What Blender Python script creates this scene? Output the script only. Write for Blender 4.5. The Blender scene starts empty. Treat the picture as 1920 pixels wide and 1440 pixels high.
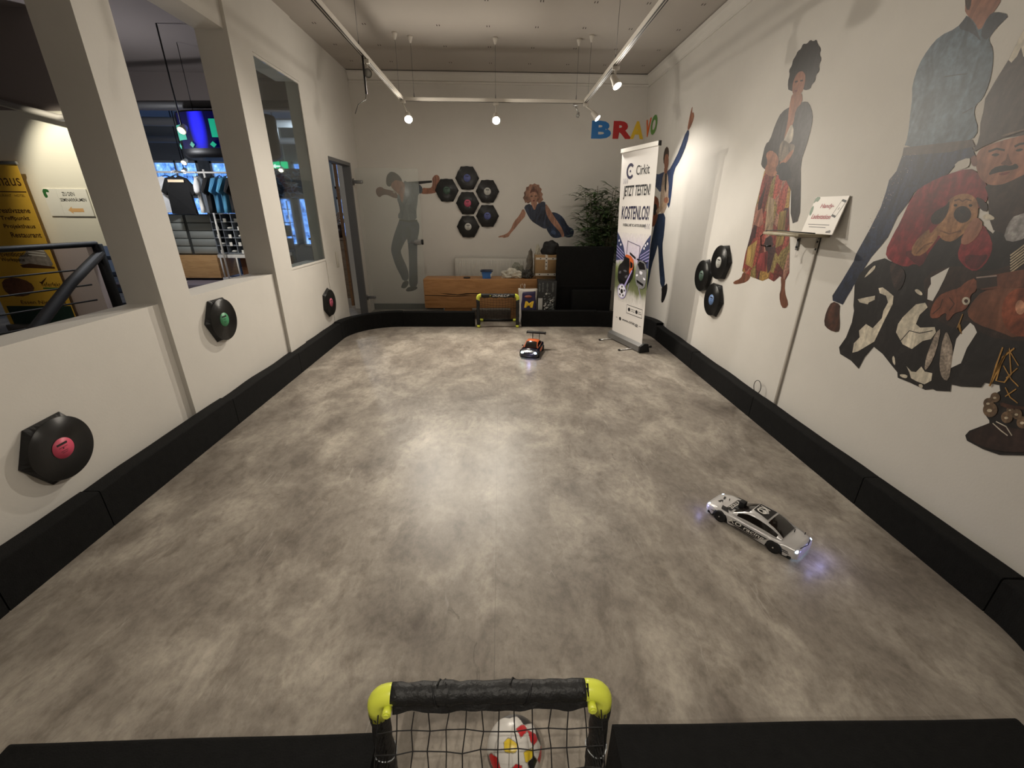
import bpy, bmesh, math, random
from mathutils import Vector, Matrix, noise
random.seed(7)
S = bpy.context.scene
COL = S.collection
PI = math.pi

# ------------------------------------------------------------------ camera
F_PX, PITCH, YAW, ROLL, EYE = 793.5, .38776, .02896, -.00737, 1.45
cp, sp_, cy, sy, cr, sr = math.cos(PITCH), math.sin(PITCH), math.cos(YAW), math.sin(YAW), math.cos(ROLL), math.sin(ROLL)
FWD = Vector((sy*cp, cy*cp, -sp_)); _rt = Vector((cy, -sy, 0)); _dn = FWD.cross(_rt)
RT = cr*_rt + sr*_dn; DN = -sr*_rt + cr*_dn
CAM = Vector((0, 0, EYE))
cam = bpy.data.cameras.new('camera'); camo = bpy.data.objects.new('camera', cam); COL.objects.link(camo)
cam.sensor_width = 36; cam.lens = F_PX/1920*36; cam.clip_start = .05; cam.clip_end = 60
m = Matrix.Identity(4)
for i in range(3):
    m[i][0] = RT[i]; m[i][1] = -DN[i]; m[i][2] = -FWD[i]; m[i][3] = CAM[i]
camo.matrix_world = m
S.camera = camo

def on(ax, val, u, v):
    """where the sight line of a photo pixel meets the wall/floor plane axis=val (used to measure places)"""
    d = FWD + (u-960)/F_PX*RT + (v-720)/F_PX*DN
    return CAM + d*((val-CAM[ax])/d[ax])

# ------------------------------------------------------------------ world, exposure, main lights
W = bpy.data.worlds.new('world'); S.world = W; W.use_nodes = True
W.node_tree.nodes['Background'].inputs[0].default_value = (.55, .62, .8, 1)
W.node_tree.nodes['Background'].inputs[1].default_value = .03
S.view_settings.view_transform = 'Standard'; S.view_settings.look = 'None'
S.view_settings.gamma = 1; S.view_settings.use_curve_mapping = False
S.view_settings.exposure = 0.18

def light(kind, name, loc, power, col=(1, .87, .7), aim=None, size=.03, cone=None, blend=.6, sx=None, sy_=None):
    l = bpy.data.lights.new(name, kind); o = bpy.data.objects.new(name, l); COL.objects.link(o)
    o.location = loc; l.energy = power; l.color = col
    if kind == 'AREA':
        l.shape = 'RECTANGLE'; l.size = sx or size; l.size_y = sy_ or size
    else:
        l.shadow_soft_size = size
    if kind == 'SPOT':
        l.spot_size = math.radians(cone); l.spot_blend = blend
    if aim is not None:
        o.rotation_euler = (Vector(aim)-Vector(loc)).to_track_quat('-Z', 'Y').to_euler()
    return o
WARM = (1, .915, .79)
NEUT = (1, .94, .85)
# lamps clipped to the two ceiling tracks (their heads are built further down at the same places): beam plus bare-bulb spill
SPOTS = [  # place, aim, beam power, cone, colour, spill power
    ((-1.00, 5.40, 2.40), (-.20, 2.6, 0), 150, 138, WARM, 12),
    ((-.04, 5.40, 2.40), (.10, 2.5, 0), 150, 138, WARM, 12),
    ((1.05, 5.43, 2.44), (2.0, 4.85, 1.4), 75, 80, NEUT, 4),
    ((.95, 4.15, 2.45), (1.75, 3.1, .6), 24, 90, NEUT, 5),
    ((-1.06, 1.6, 2.42), (.4, 2.8, 0), 34, 90, WARM, 2),
    ((.93, 1.6, 2.42), (-1.95, 2.1, .15), 60, 66, WARM, 2.5),
    ((-.35, -.45, 2.45), (0, 1.25, 0), 75, 72, WARM, 1),
    ((.65, -.7, 2.45), (.5, 1.4, 0), 30, 75, WARM, 1),
]
for i, (p, a, e, c, k, sp2) in enumerate(SPOTS):
    d = (Vector(a)-Vector(p)).normalized()
    light('SPOT', 'track_spot_light', Vector(p)+d*.075, e, k, a, .022, c, .85)
    light('POINT', 'track_bulb_light', Vector(p)+d*.085, sp2, k, size=.03)
# the shop next door: its sign-wall spot, plus added fill points without fixtures
light('SPOT', 'shop_spot_light', (-4.95, 4.75, 2.75), 75, (1, .92, .72), (-4.75, 5.6, 1.6), .03, 75)
light('POINT', 'shop_fill_light', (-4.4, 5.95, 2.0), 30, (.95, .96, 1), size=.06)
light('POINT', 'shop_fill_light', (-3.4, 9.0, 2.8), 36, (.8, .9, 1), size=.06)
light('POINT', 'shop_fill_light', (-4.4, 3.0, 1.6), 5, (1, .93, .9), size=.06)

# ------------------------------------------------------------------ materials
def lin(c):
    return tuple(((x/255)/12.92 if x/255 <= .04045 else ((x/255+.055)/1.055)**2.4) for x in c)
MATS = {}
def mat(name, col, rough=.55, metal=0, var=0, scale=6, emit=0, ecol=None, bump=0, bscale=40, coat=0, spec=None, stretch=None, alpha=None, trans=0):
    if name in MATS: return MATS[name]
    mt = bpy.data.materials.new(name); mt.use_nodes = True; nt = mt.node_tree; N = nt.nodes; L = nt.links
    b = N['Principled BSDF']; c = lin(col)
    b.inputs['Base Color'].default_value = (*c, 1); b.inputs['Roughness'].default_value = rough
    b.inputs['Metallic'].default_value = metal
    if coat: b.inputs['Coat Weight'].default_value = coat; b.inputs['Coat Roughness'].default_value = .08
    if spec is not None: b.inputs['Specular IOR Level'].default_value = spec
    if emit:
        b.inputs['Emission Color'].default_value = (*lin(ecol or col), 1); b.inputs['Emission Strength'].default_value = emit
    if trans: b.inputs['Transmission Weight'].default_value = trans; b.inputs['IOR'].default_value = 1.45
    if alpha is not None: b.inputs['Alpha'].default_value = alpha
    tc = mp = None
    if var or bump:
        tc = N.new('ShaderNodeTexCoord'); mp = N.new('ShaderNodeMapping'); L.new(tc.outputs['Object'], mp.inputs[0])
        if stretch: mp.inputs['Scale'].default_value = stretch
    if var:
        n = N.new('ShaderNodeTexNoise'); n.inputs['Scale'].default_value = scale; n.inputs['Detail'].default_value = 6
        n.inputs['Roughness'].default_value = .65; L.new(mp.outputs[0], n.inputs[0])
        r = N.new('ShaderNodeValToRGB'); L.new(n.outputs[0], r.inputs[0])
        r.color_ramp.elements[0].position = .3; r.color_ramp.elements[1].position = .72
        r.color_ramp.elements[0].color = (*[x*(1-var) for x in c], 1)
        r.color_ramp.elements[1].color = (*[min(1, x*(1+var)+.02*var) for x in c], 1)
        L.new(r.outputs[0], b.inputs['Base Color'])
    if bump:
        n2 = N.new('ShaderNodeTexNoise'); n2.inputs['Scale'].default_value = bscale; n2.inputs['Detail'].default_value = 4
        L.new(mp.outputs[0], n2.inputs[0]); bp = N.new('ShaderNodeBump'); bp.inputs['Strength'].default_value = bump
        bp.inputs['Distance'].default_value = .01; L.new(n2.outputs[0], bp.inputs['Height']); L.new(bp.outputs[0], b.inputs['Normal'])
    MATS[name] = mt
    return mt

def ramp_chain(nt, vec, scale, detail, rough, stops, dist=0):
    n = nt.nodes.new('ShaderNodeTexNoise'); n.inputs['Scale'].default_value = scale; n.inputs['Detail'].default_value = detail
    n.inputs['Roughness'].default_value = rough; n.inputs['Distortion'].default_value = dist
    nt.links.new(vec, n.inputs[0]); r = nt.nodes.new('ShaderNodeValToRGB'); nt.links.new(n.outputs[0], r.inputs[0])
    e = r.color_ramp.elements
    e[0].position, e[0].color = stops[0][0], (*stops[0][1], 1)
    e[1].position, e[1].color = stops[-1][0], (*stops[-1][1], 1)
    for p, c in stops[1:-1]:
        x = e.new(p); x.color = (*c, 1)
    return r.outputs[0]
def mixc(nt, a, b, fac, mode='MULTIPLY'):
    x = nt.nodes.new('ShaderNodeMix'); x.data_type = 'RGBA'; x.blend_type = mode
    if isinstance(fac, (int, float)): x.inputs[0].default_value = fac
    else: nt.links.new(fac, x.inputs[0])
    for s, i in ((a, 6), (b, 7)):
        if isinstance(s, tuple): x.inputs[i].default_value = (*s, 1)
        else: nt.links.new(s, x.inputs[i])
    return x.outputs[2]

JOINT = -3.65+.025   # object-space place of the joint between the floor sheets
def floor_material():
    mt = bpy.data.materials.new('concrete_look_vinyl'); mt.use_nodes = True; nt = mt.node_tree; N = nt.nodes; L = nt.links
    b = N['Principled BSDF']; tc = N.new('ShaderNodeTexCoord')
    def mapped(sx, sy2, rz=0):
        mp = N.new('ShaderNodeMapping'); mp.inputs['Scale'].default_value = (sx, sy2, 1); mp.inputs['Rotation'].default_value = (0, 0, rz)
        L.new(tc.outputs['Object'], mp.inputs[0]); return mp.outputs[0]
    base = ramp_chain(nt, mapped(1, .7, .15), 3.4, 10, .66, [(.32, lin((112, 104, 96))), (.5, lin((142, 134, 124))), (.68, lin((178, 170, 158)))], .35)
    dark = ramp_chain(nt, mapped(1.0, .6, -.2), 7.5, 9, .7, [(.36, (.70, .68, .665)), (.48, (1, 1, 1))], .5)
    c = mixc(nt, base, dark, .85)
    fine = ramp_chain(nt, mapped(1, .7), 30, 8, .75, [(.36, (.78, .77, .765)), (.5, (1, 1, 1)), (.64, (1.16, 1.15, 1.14))], .2)
    c = mixc(nt, c, fine, .8)
    spots = ramp_chain(nt, mapped(1, .45, .3), 17, 7, .7, [(.28, (.45, .43, .42)), (.36, (1, 1, 1))], 1.2)
    c = mixc(nt, c, spots, .75)
    # pale scratches: thin ridges of a stretched noise
    for rz, sc in ((.1, 9), (1.1, 7), (-.5, 8)):
        r = ramp_chain(nt, mapped(1, .12, rz), sc, 3, .5, [(.494, (0, 0, 0)), (.5, (1, 1, 1)), (.506, (0, 0, 0))])
        g = ramp_chain(nt, mapped(1, 1, rz), 3.1+rz, 3, .5, [(.60, (0, 0, 0)), (.66, (1, 1, 1))])
        f = mixc(nt, r, g, 1.0)
        bw = N.new('ShaderNodeRGBToBW'); L.new(f, bw.inputs[0])
        ml = N.new('ShaderNodeMath'); ml.operation = 'MULTIPLY'; ml.inputs[1].default_value = .26; L.new(bw.outputs[0], ml.inputs[0])
        c = mixc(nt, c, lin((205, 198, 188)), ml.outputs[0], 'MIX')
    # butt joint between the two floor sheets
    sx = N.new('ShaderNodeSeparateXYZ'); L.new(tc.outputs['Object'], sx.inputs[0])
    ad = N.new('ShaderNodeMath'); ad.operation = 'ADD'; ad.inputs[1].default_value = JOINT; L.new(sx.outputs['X'], ad.inputs[0])
    ab = N.new('ShaderNodeMath'); ab.operation = 'ABSOLUTE'; L.new(ad.outputs[0], ab.inputs[0])
    lt = N.new('ShaderNodeMath'); lt.operation = 'LESS_THAN'; lt.inputs[1].default_value = .0016; L.new(ab.outputs[0], lt.inputs[0])
    lf = N.new('ShaderNodeMath'); lf.operation = 'MULTIPLY'; lf.inputs[1].default_value = .35; L.new(lt.outputs[0], lf.inputs[0])
    c = mixc(nt, c, lin((84, 78, 72)), lf.outputs[0], 'MIX')
    L.new(c, b.inputs['Base Color'])
    b.inputs['Roughness'].default_value = .40
    b.inputs['Specular IOR Level'].default_value = .5
    return mt
def wood_material(name, c0, c1, sc=3, stretch=(1, 12, 12), rough=.5):
    mt = bpy.data.materials.new(name); mt.use_nodes = True; nt = mt.node_tree; N = nt.nodes; L = nt.links
    b = N['Principled BSDF']; tc = N.new('ShaderNodeTexCoord'); mp = N.new('ShaderNodeMapping'); mp.inputs['Scale'].default_value = stretch
    L.new(tc.outputs['Object'], mp.inputs[0])
    a = ramp_chain(nt, mp.outputs[0], sc, 8, .6, [(.3, lin(c0)), (.7, lin(c1))], 1.2)
    k = ramp_chain(nt, mp.outputs[0], sc*.6, 3, .5, [(.3, (.7, .65, .6)), (.4, (1, 1, 1))], 2)
    L.new(mixc(nt, a, k, .6), b.inputs['Base Color']); b.inputs['Roughness'].default_value = rough
    return mt
def patchwork_material():
    mt = bpy.data.materials.new('printed_patchwork_cloth'); mt.use_nodes = True; nt = mt.node_tree; N = nt.nodes; L = nt.links
    b = N['Principled BSDF']; tc = N.new('ShaderNodeTexCoord'); mp = N.new('ShaderNodeMapping'); mp.inputs['Scale'].default_value = (1, 13, 5)
    L.new(tc.outputs['Object'], mp.inputs[0])
    v = N.new('ShaderNodeTexVoronoi'); v.inputs['Scale'].default_value = 1.0; L.new(mp.outputs[0], v.inputs['Vector'])
    s = N.new('ShaderNodeSeparateColor'); L.new(v.outputs['Color'], s.inputs[0])
    r = N.new('ShaderNodeValToRGB'); r.color_ramp.interpolation = 'CONSTANT'; L.new(s.outputs[0], r.inputs[0])
    cols = [(0, (96, 42, 36)), (.16, (150, 118, 62)), (.3, (120, 52, 46)), (.44, (148, 108, 92)), (.58, (62, 36, 38)), (.7, (128, 112, 66)), (.84, (150, 70, 60))]
    e = r.color_ramp.elements
    e[0].position, e[0].color = 0, (*lin(cols[0][1]), 1); e[1].position, e[1].color = .16, (*lin(cols[1][1]), 1)
    for p, c in cols[2:]:
        x = e.new(p); x.color = (*lin(c), 1)
    mp2 = N.new('ShaderNodeMapping'); L.new(tc.outputs['Object'], mp2.inputs[0])
    sp = ramp_chain(nt, mp2.outputs[0], 60, 3, .6, [(.42, (.55, .5, .5)), (.5, (1, 1, 1)), (.6, (1.25, 1.2, 1.1))])
    c = mixc(nt, r.outputs[0], sp, .9)
    mp3 = N.new('ShaderNodeMapping'); mp3.inputs['Scale'].default_value = (1, 26, 1.2); L.new(tc.outputs['Object'], mp3.inputs[0])
    fo = ramp_chain(nt, mp3.outputs[0], 1, 2, .5, [(.35, (.45, .42, .4)), (.6, (1.1, 1.1, 1.1))])
    L.new(mixc(nt, c, fo, .8), b.inputs['Base Color']); b.inputs['Roughness'].default_value = .5
    return mt

# ------------------------------------------------------------------ mesh helpers
class MB:
    def __init__(s): s.bm = bmesh.new(); s.mi = 0
    def mat(s, i): s.mi = i; return s
    def _f(s, vs, sm=False):
        try:
            f = s.bm.faces.new(vs); f.material_index = s.mi; f.smooth = sm; return f
        except ValueError: return None
    def box(s, a, b, M=None):
        x0, y0, z0 = a; x1, y1, z1 = b
        P = [Vector(p) for p in ((x0, y0, z0), (x1, y0, z0), (x1, y1, z0), (x0, y1, z0), (x0, y0, z1), (x1, y0, z1), (x1, y1, z1), (x0, y1, z1))]
        if M is not None: P = [M @ p for p in P]
        v = [s.bm.verts.new(p) for p in P]
        for q in ((0, 3, 2, 1), (4, 5, 6, 7), (0, 1, 5, 4), (1, 2, 6, 5), (2, 3, 7, 6), (3, 0, 4, 7)): s._f([v[i] for i in q])
        return s
    def bbox(s, c, d, M=None):
        return s.box(tuple(c[i]-d[i]/2 for i in range(3)), tuple(c[i]+d[i]/2 for i in range(3)), M)
    def rbox(s, a, b, r=.01, seg=3, M=None):
        """box with rounded edges"""
        t = bmesh.new(); x0, y0, z0 = a; x1, y1, z1 = b
        vs = [t.verts.new(p) for p in ((x0, y0, z0), (x1, y0, z0), (x1, y1, z0), (x0, y1, z0), (x0, y0, z1), (x1, y0, z1), (x1, y1, z1), (x0, y1, z1))]
        for q in ((0, 3, 2, 1), (4, 5, 6, 7), (0, 1, 5, 4), (1, 2, 6, 5), (2, 3, 7, 6), (3, 0, 4, 7)): t.faces.new([vs[i] for i in q])
        bmesh.ops.bevel(t, geom=t.edges[:], offset=r, segments=seg, affect='EDGES', profile=.5)
        mp = {}
        for v in t.verts: mp[v] = s.bm.verts.new((M @ v.co) if M is not None else v.co)
        for f in t.faces: s._f([mp[v] for v in f.verts], True)
        t.free(); return s
    def ring(s, c, x, y, n): return [s.bm.verts.new(c + x*math.cos(2*PI*i/n) + y*math.sin(2*PI*i/n)) for i in range(n)]
    def skin(s, rings, caps=True, closed=True, sm=True):
        n = len(rings[0])
        for a, b in zip(rings, rings[1:]):
            for i in range(n if closed else n-1): s._f([a[i], a[(i+1) % n], b[(i+1) % n], b[i]], sm)
        if caps: s._f(rings[0][::-1]); s._f(rings[-1])
        return s
    def tube(s, pts, r, n=8, caps=True, flat=None):
        pts = [Vector(p) for p in pts]; rs = r if isinstance(r, (list, tuple)) else [r]*len(pts); rings = []; pu = None
        for i, p in enumerate(pts):
            t = (pts[min(i+1, len(pts)-1)]-pts[max(i-1, 0)])
            if t.length < 1e-9: t = Vector((0, 0, 1))
            t.normalize()
            u = pu if pu is not None else (Vector((0, 0, 1)) if abs(t.z) < .9 else Vector((1, 0, 0)))
            u = (u-t*u.dot(t))
            if u.length < 1e-6: u = t.orthogonal()
            u.normalize(); pu = u; w = t.cross(u)
            rings.append(s.ring(p, w*rs[i], u*rs[i]*(flat or 1), n))
        return s.skin(rings, caps)
    def cyl(s, a, b, r, r2=None, n=20, caps=True): return s.tube([a, b], [r, r if r2 is None else r2], n, caps)
    def ball(s, c, r, M=None, nu=16, nv=10):
        r = (r, r, r) if isinstance(r, (int, float)) else r; c = Vector(c); g = []
        for j in range(nv+1):
            th = PI*j/nv
            row = []
            for i in range(nu):
                ph = 2*PI*i/nu; p = Vector((r[0]*math.sin(th)*math.cos(ph), r[1]*math.sin(th)*math.sin(ph), r[2]*math.cos(th)))
                if M is not None: p = M @ p
                row.append(c+p)
            g.append(row)
        top = s.bm.verts.new(g[0][0]); bot = s.bm.verts.new(g[-1][0]); R = [[s.bm.verts.new(p) for p in row] for row in g[1:-1]]
        for i in range(nu):
            s._f([top, R[0][i], R[0][(i+1) % nu]], True); s._f([bot, R[-1][(i+1) % nu], R[-1][i]], True)
        for a, b in zip(R, R[1:]):
            for i in range(nu): s._f([a[i], b[i], b[(i+1) % nu], a[(i+1) % nu]], True)
        return s
    def lathe(s, prof, c=(0, 0, 0), n=24, M=None):
        """prof: (radius, height) pairs about +z"""
        c = Vector(c); rings = []
        for r, h in prof:
            ring = []
            for i in range(n):
                p = Vector((r*math.cos(2*PI*i/n), r*math.sin(2*PI*i/n), h))
                ring.append(s.bm.verts.new((M @ p if M is not None else p)+c))
            rings.append(ring)
        return s.skin(rings, True)
    def poly(s, pts): return s._f([s.bm.verts.new(p) for p in pts])
    def prism(s, pts, off):
        """flat outline with a thickness vector"""
        off = Vector(off); a = [s.bm.verts.new(p) for p in pts]; b = [s.bm.verts.new(Vector(p)+off) for p in pts]; n = len(a)
        s._f(a); s._f(b[::-1])
        for i in range(n): s._f([a[i], b[i], b[(i+1) % n], a[(i+1) % n]])
        return s
    def text(s, body, O, U, V, w, h, thick=.0006, bold=0, shear=0, keep=False):
        """lettering fitted into the w x h rectangle at O spanned by directions U and V"""
        cu = bpy.data.curves.new('t', 'FONT'); cu.body = body; cu.shear = shear; cu.offset = bold; cu.resolution_u = 3
        ob = bpy.data.objects.new('t', cu); COL.objects.link(ob)
        bpy.context.view_layer.update()
        me = bpy.data.meshes.new_from_object(ob.evaluated_get(bpy.context.evaluated_depsgraph_get()))
        bpy.data.objects.remove(ob); bpy.data.curves.remove(cu)
        if not me.vertices: return s
        xs = [v.co.x for v in me.vertices]; ys = [v.co.y for v in me.vertices]
        x0, x1, y0, y1 = min(xs), max(xs), min(ys), max(ys)
        O, U, V = Vector(O), Vector(U).normalized(), Vector(V).normalized(); Nn = U.cross(V)*thick
        kx = w/(x1-x0); ky = h/(y1-y0)
        if keep: kx = ky = min(kx, ky)
        vs = [s.bm.verts.new(O+U*(v.co.x-x0)*kx+V*(v.co.y-y0)*ky+Nn) for v in me.vertices]
        for p in me.polygons: s._f([vs[i] for i in p.vertices])
        bpy.data.meshes.remove(me)
        return s
    def build(s, name, mats, parent=None, world=False, smooth=None):
        """one mesh object; world=True when the verts are in world space and the parent is placed already"""
        bm = s.bm
        bmesh.ops.recalc_face_normals(bm, faces=bm.faces[:]) if not getattr(s, 'keepn', False) else None
        if smooth is not None:
            for f in bm.faces: f.smooth = smooth
        me = bpy.data.meshes.new(name); o = bpy.data.objects.new(name, me)
        if parent is None:
            if bm.verts:
                xs = [v.co.x for v in bm.verts]; ys = [v.co.y for v in bm.verts]; z0 = min(v.co.z for v in bm.verts)
                c = Vector(((min(xs)+max(xs))/2, (min(ys)+max(ys))/2, z0))
                bmesh.ops.translate(bm, verts=bm.verts[:], vec=-c); o.location = c
        elif world:
            P = parent; Mw = P.matrix_basis.copy()
            while P.parent is not None: P = P.parent; Mw = P.matrix_basis @ Mw
            bmesh.ops.transform(bm, matrix=Mw.inverted(), verts=bm.verts[:])
        bm.to_mesh(me); bm.free()
        for k in (mats if isinstance(mats, (list, tuple)) else [mats]): me.materials.append(k)
        COL.objects.link(o)
        if parent is not None: o.parent = parent
        return o
def tag(o, label=None, cat=None, group=None, kind=None):
    if label: o['label'] = label
    if cat: o['category'] = cat
    if group: o['group'] = group
    if kind: o['kind'] = kind
    return o
def thing(name, label, cat, loc=(0, 0, 0), rotz=0, group=None):
    o = bpy.data.objects.new(name, None); COL.objects.link(o); o.empty_display_size = .05
    o.location = loc; o.rotation_euler = (0, 0, rotz); tag(o, label, cat, group)
    o.matrix_basis = Matrix.Translation(Vector(loc)) @ Matrix.Rotation(rotz, 4, 'Z')
    return o
def struct(name, mb, mats): return tag(mb.build(name, mats), kind='structure')
def kids(o): return [c for c in bpy.data.objects if c.parent == o]
def dup(root, loc, rotz=0, label=None, group=None, M=None):
    r = root.copy(); COL.objects.link(r)
    r.matrix_basis = M if M is not None else Matrix.Translation(Vector(loc)) @ Matrix.Rotation(rotz, 4, 'Z')
    if label: r['label'] = label
    if group: r['group'] = group
    for ch in kids(root):
        c = ch.copy(); COL.objects.link(c); c.parent = r
        for g in kids(ch):
            d = g.copy(); COL.objects.link(d); d.parent = c
    return r
def chaikin(p, n=1):
    for _ in range(n):
        q = []
        for i in range(len(p)):
            a = p[i]; b = p[(i+1) % len(p)]
            q += [tuple(a[k]*.75+b[k]*.25 for k in range(len(a))), tuple(a[k]*.25+b[k]*.75 for k in range(len(a)))]
        p = q
    return p
def sweep(mb, path, prof, closed_prof=True, wob=0, seed=0):
    """profile of (outward offset, z) swept along a floor path"""
    rings = []
    for i, p in enumerate(path):
        a = Vector(path[max(i-1, 0)]); b = Vector(path[min(i+1, len(path)-1)]); t = (b-a); t.normalize(); nrm = Vector((t.y, -t.x))
        rg = []
        for o_, z in prof:
            k = noise.noise(Vector((p[0]*3+seed, p[1]*3, z*5)))*wob
            rg.append(mb.bm.verts.new((p[0]+nrm.x*(o_+k*(o_ > .03)), p[1]+nrm.y*(o_+k*(o_ > .03)), z+(k*.6 if z > .05 else 0))))
        rings.append(rg)
    mb.skin(rings, True, True, True); return mb
# ------------------------------------------------------------------ common materials
WALL = mat('wall_paint', (208, 204, 197), .75, var=.03, scale=2.5, bump=.04, bscale=90)
WALL2 = mat('shop_wall_paint', (205, 200, 190), .8)
CEIL = mat('ceiling_paint', (172, 165, 157), .85, var=.03, scale=1.5)
FLOOR = floor_material()
BLACK = mat('black_fabric', (15, 15, 15), .9, var=.12, scale=30, bump=.25, bscale=220, spec=.2)
BLACKM = mat('black_plastic', (15, 15, 16), .55)
WHITE = mat('white_plastic', (225, 223, 218), .4)
CHROME = mat('bright_metal', (200, 200, 200), .25, 1)
GREYM = mat('grey_metal', (120, 120, 120), .4, .8)
STEEL = mat('grey_steel_frame', (104, 104, 104), .5, .2)
ALU = mat('brushed_aluminium', (150, 150, 150), .4, .85)
def holes(mb, xs, ys, z):
    for x in xs:
        for y in ys:
            for d in (-.012, .012):
                mb.poly([(x+d-.004, y-.02, z), (x+d+.004, y-.02, z), (x+d+.004, y+.02, z), (x+d-.004, y+.02, z)])

# ------------------------------------------------------------------ room shell
YB, YF, CZ = -1.9, 6.7, 3.13
mb = MB(); mb.box((-9.5, YB, -.1), (2.2, 12.2, 0)); struct('floor', mb, FLOOR)
mb = MB(); mb.box((-2.21, YB, CZ), (2.15, YF+.1, CZ+.1)); mb.mat(1)
holes(mb, [-1.80, -1.32, -.60, -.11, .37, .84, 1.30, 1.78], [4.62, 5.18, 5.75, 6.3, 3.9, 3.2, 2.5], CZ-.0015)
struct('ceiling', mb, [CEIL, mat('slot_shadow', (60, 52, 46), .9)])
mb = MB(); mb.box((2.0, YB, 0), (2.15, YF, CZ)); struct('wall_right', mb, WALL)
mb = MB(); mb.box((-2.0, YF, 0), (2.15, YF+.15, CZ)); struct('wall_far', mb, WALL)
mb = MB(); mb.box((-2.2, YB-.15, 0), (2.15, YB, CZ)); struct('wall_back', mb, WALL)
mb = MB()
XB = -2.21
mb.box((XB, .2, 0), (-2.03, 2.555, .925))
mb.box((XB, YB, 0), (-2.0, .2, CZ)); mb.box((XB, .2, 2.66), (-2.0, 2.555, CZ))
mb.box((XB, 2.555, 0), (-2.0, 2.80, CZ))
mb.box((XB, 2.80, 0), (-2.0, 3.87, .925)); mb.box((XB, 2.80, 2.66), (-2.0, 3.87, CZ))
mb.box((XB, 3.87, 0), (-1.975, 4.19, CZ))
mb.box((XB, 4.19, 0), (-1.99, 5.05, .915)); mb.box((XB, 4.19, 2.62), (-1.975, 5.05, CZ))
XT = -2.07
mb.box((-2.12, 5.05, 0), (-1.985, 5.57, CZ)); mb.box((XT, 5.57, 2.02), (-1.985, 6.32, CZ)); mb.box((XT, 6.32, 0), (-1.985, YF+.15, CZ))
struct('wall_left', mb, WALL)
# crown moulding on the far and the right wall
mb = MB(); prof = [(0, 0), (.02, 0), (.025, .02), (.012, .03), (.03, .05), (.06, .085), (.07, .105), (.07, .12), (0, .12)]
ra = [mb.bm.verts.new((-1.98, YF-a, CZ-.13+b)) for a, b in prof]; rb = [mb.bm.verts.new((2.0, YF-a, CZ-.13+b)) for a, b in prof]
mb.skin([ra, rb], sm=False); struct('trim_1', mb, WALL)
mb = MB(); prof2 = [(0, 0), (.012, 0), (.015, .02), (.02, .03), (.035, .05), (.055, .085), (.06, .12), (0, .12)]
ra = [mb.bm.verts.new((2.0-a, YB, CZ-.13+b)) for a, b in prof2]; rb = [mb.bm.verts.new((2.0-a, YF, CZ-.13+b)) for a, b in prof2]
mb.skin([ra, rb], sm=False); struct('trim_2', mb, WALL)
mb = MB(); mb.box((-1.98, YF-.012, 0), (-.9, YF-.001, .09)); struct('baseboard_far', mb, mat('dark_baseboard', (38, 37, 36), .6))
# fixed shop window in the left wall: slim frame and a pane
mb = MB()
for a, b in (((-2.005, 4.19, .915), (-1.985, 5.05, .935)), ((-2.005, 4.19, 2.60), (-1.985, 5.05, 2.62)), ((-2.005, 5.035, .935), (-1.985, 5.05, 2.60))): mb.box(a, b)
w1 = struct('window_1', mb, WALL)
mb = MB(); mb.box((-2.0, 4.192, .936), (-1.994, 5.034, 2.599))
GLASS = mat('window_glass', (235, 245, 245), .02, trans=1)
g = mb.build('pane', GLASS, w1, world=True)
# door frame in the left wall
mb = MB()
mb.box((-2.075, 5.57, 1.985), (-1.975, 6.33, 2.025)); mb.box((-2.075, 6.29, 0), (-1.975, 6.33, 1.985)); mb.box((-2.075, 5.562, 0), (-1.987, 5.575, 1.985))
struct('trim_3', mb, STEEL)

# open glass door leaf standing against the far wall
gd = thing('glass_door', 'frameless frosted glass door leaf swung open in front of the far wall', 'door', (-1.96, 6.36, 0))
mb = MB(); mb.rbox((.02, -.005, .02), (.86, .005, 1.97), .003, 1)
pane = mat('frosted_door_glass', (200, 206, 198), .25, alpha=.16, spec=.6)
mb.build('door_pane', pane, gd)
for z in (1.80, .25):
    mb = MB(); mb.rbox((-.02, -.02, z-.02), (.11, .02, z+.02), .006, 2); mb.cyl((-.01, 0, z-.04), (-.01, 0, z+.04), .01); mb.build('hinge', ALU, gd)
mb = MB(); mb.rbox((.74, -.022, 1.0), (.84, .022, 1.07), .01, 2); mb.cyl((.80, -.02, 1.035), (.80, -.055, 1.035), .01); mb.tube([(.80, -.055, 1.035), (.74, -.058, 1.035), (.66, -.055, 1.033)], .009); mb.build('door_handle', ALU, gd)
mb = MB(); mb.rbox((.845, -.018, 1.0), (.87, .018, 1.07), .003, 1); mb.build('strike_plate', BLACKM, gd)

# ------------------------------------------------------------------ the shop next door, seen through the openings
SHOPC = mat('shop_ceiling_paint', (140, 130, 126), .9)
def sbox(name, a, b, m_): mb = MB(); mb.box(a, b); return struct(name, mb, m_)
sbox('ceiling_shop', (-9.5, YB, 3.35), (-2.21, 7.9, 3.45), SHOPC)
sbox('ceiling_shop_rear', (-9.5, 7.9, 3.35), (-2.21, 12.2, 3.45), mat('shop_rear_ceiling_paint', (150, 152, 156), .9))
sbox('wall_shop_left', (-9.6, YB, 0), (-9.5, 12.2, 3.35), WALL2)
sbox('wall_shop_near', (-9.5, YB-.1, 0), (-2.21, YB, 3.35), WALL2)
sbox('wall_shop_side', (-2.21, 6.86, 0), (-2.07, 12.2, 3.35), WALL2)
SW = mat('shop_sign_wall_paint', (232, 228, 214), .75)
sbox('wall_shop_sign', (-9.5, 5.6, 1.02), (-4.72, 5.72, 2.44), SW)
sbox('trim_7', (-9.5, 5.6, 2.44), (-4.72, 5.72, 3.35), SHOPC)
sbox('wall_shop_stub', (-6.0, 5.6, 0), (-5.1, 5.72, 1.02), mat('lilac_wall_paint', (172, 160, 160), .8))
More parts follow.
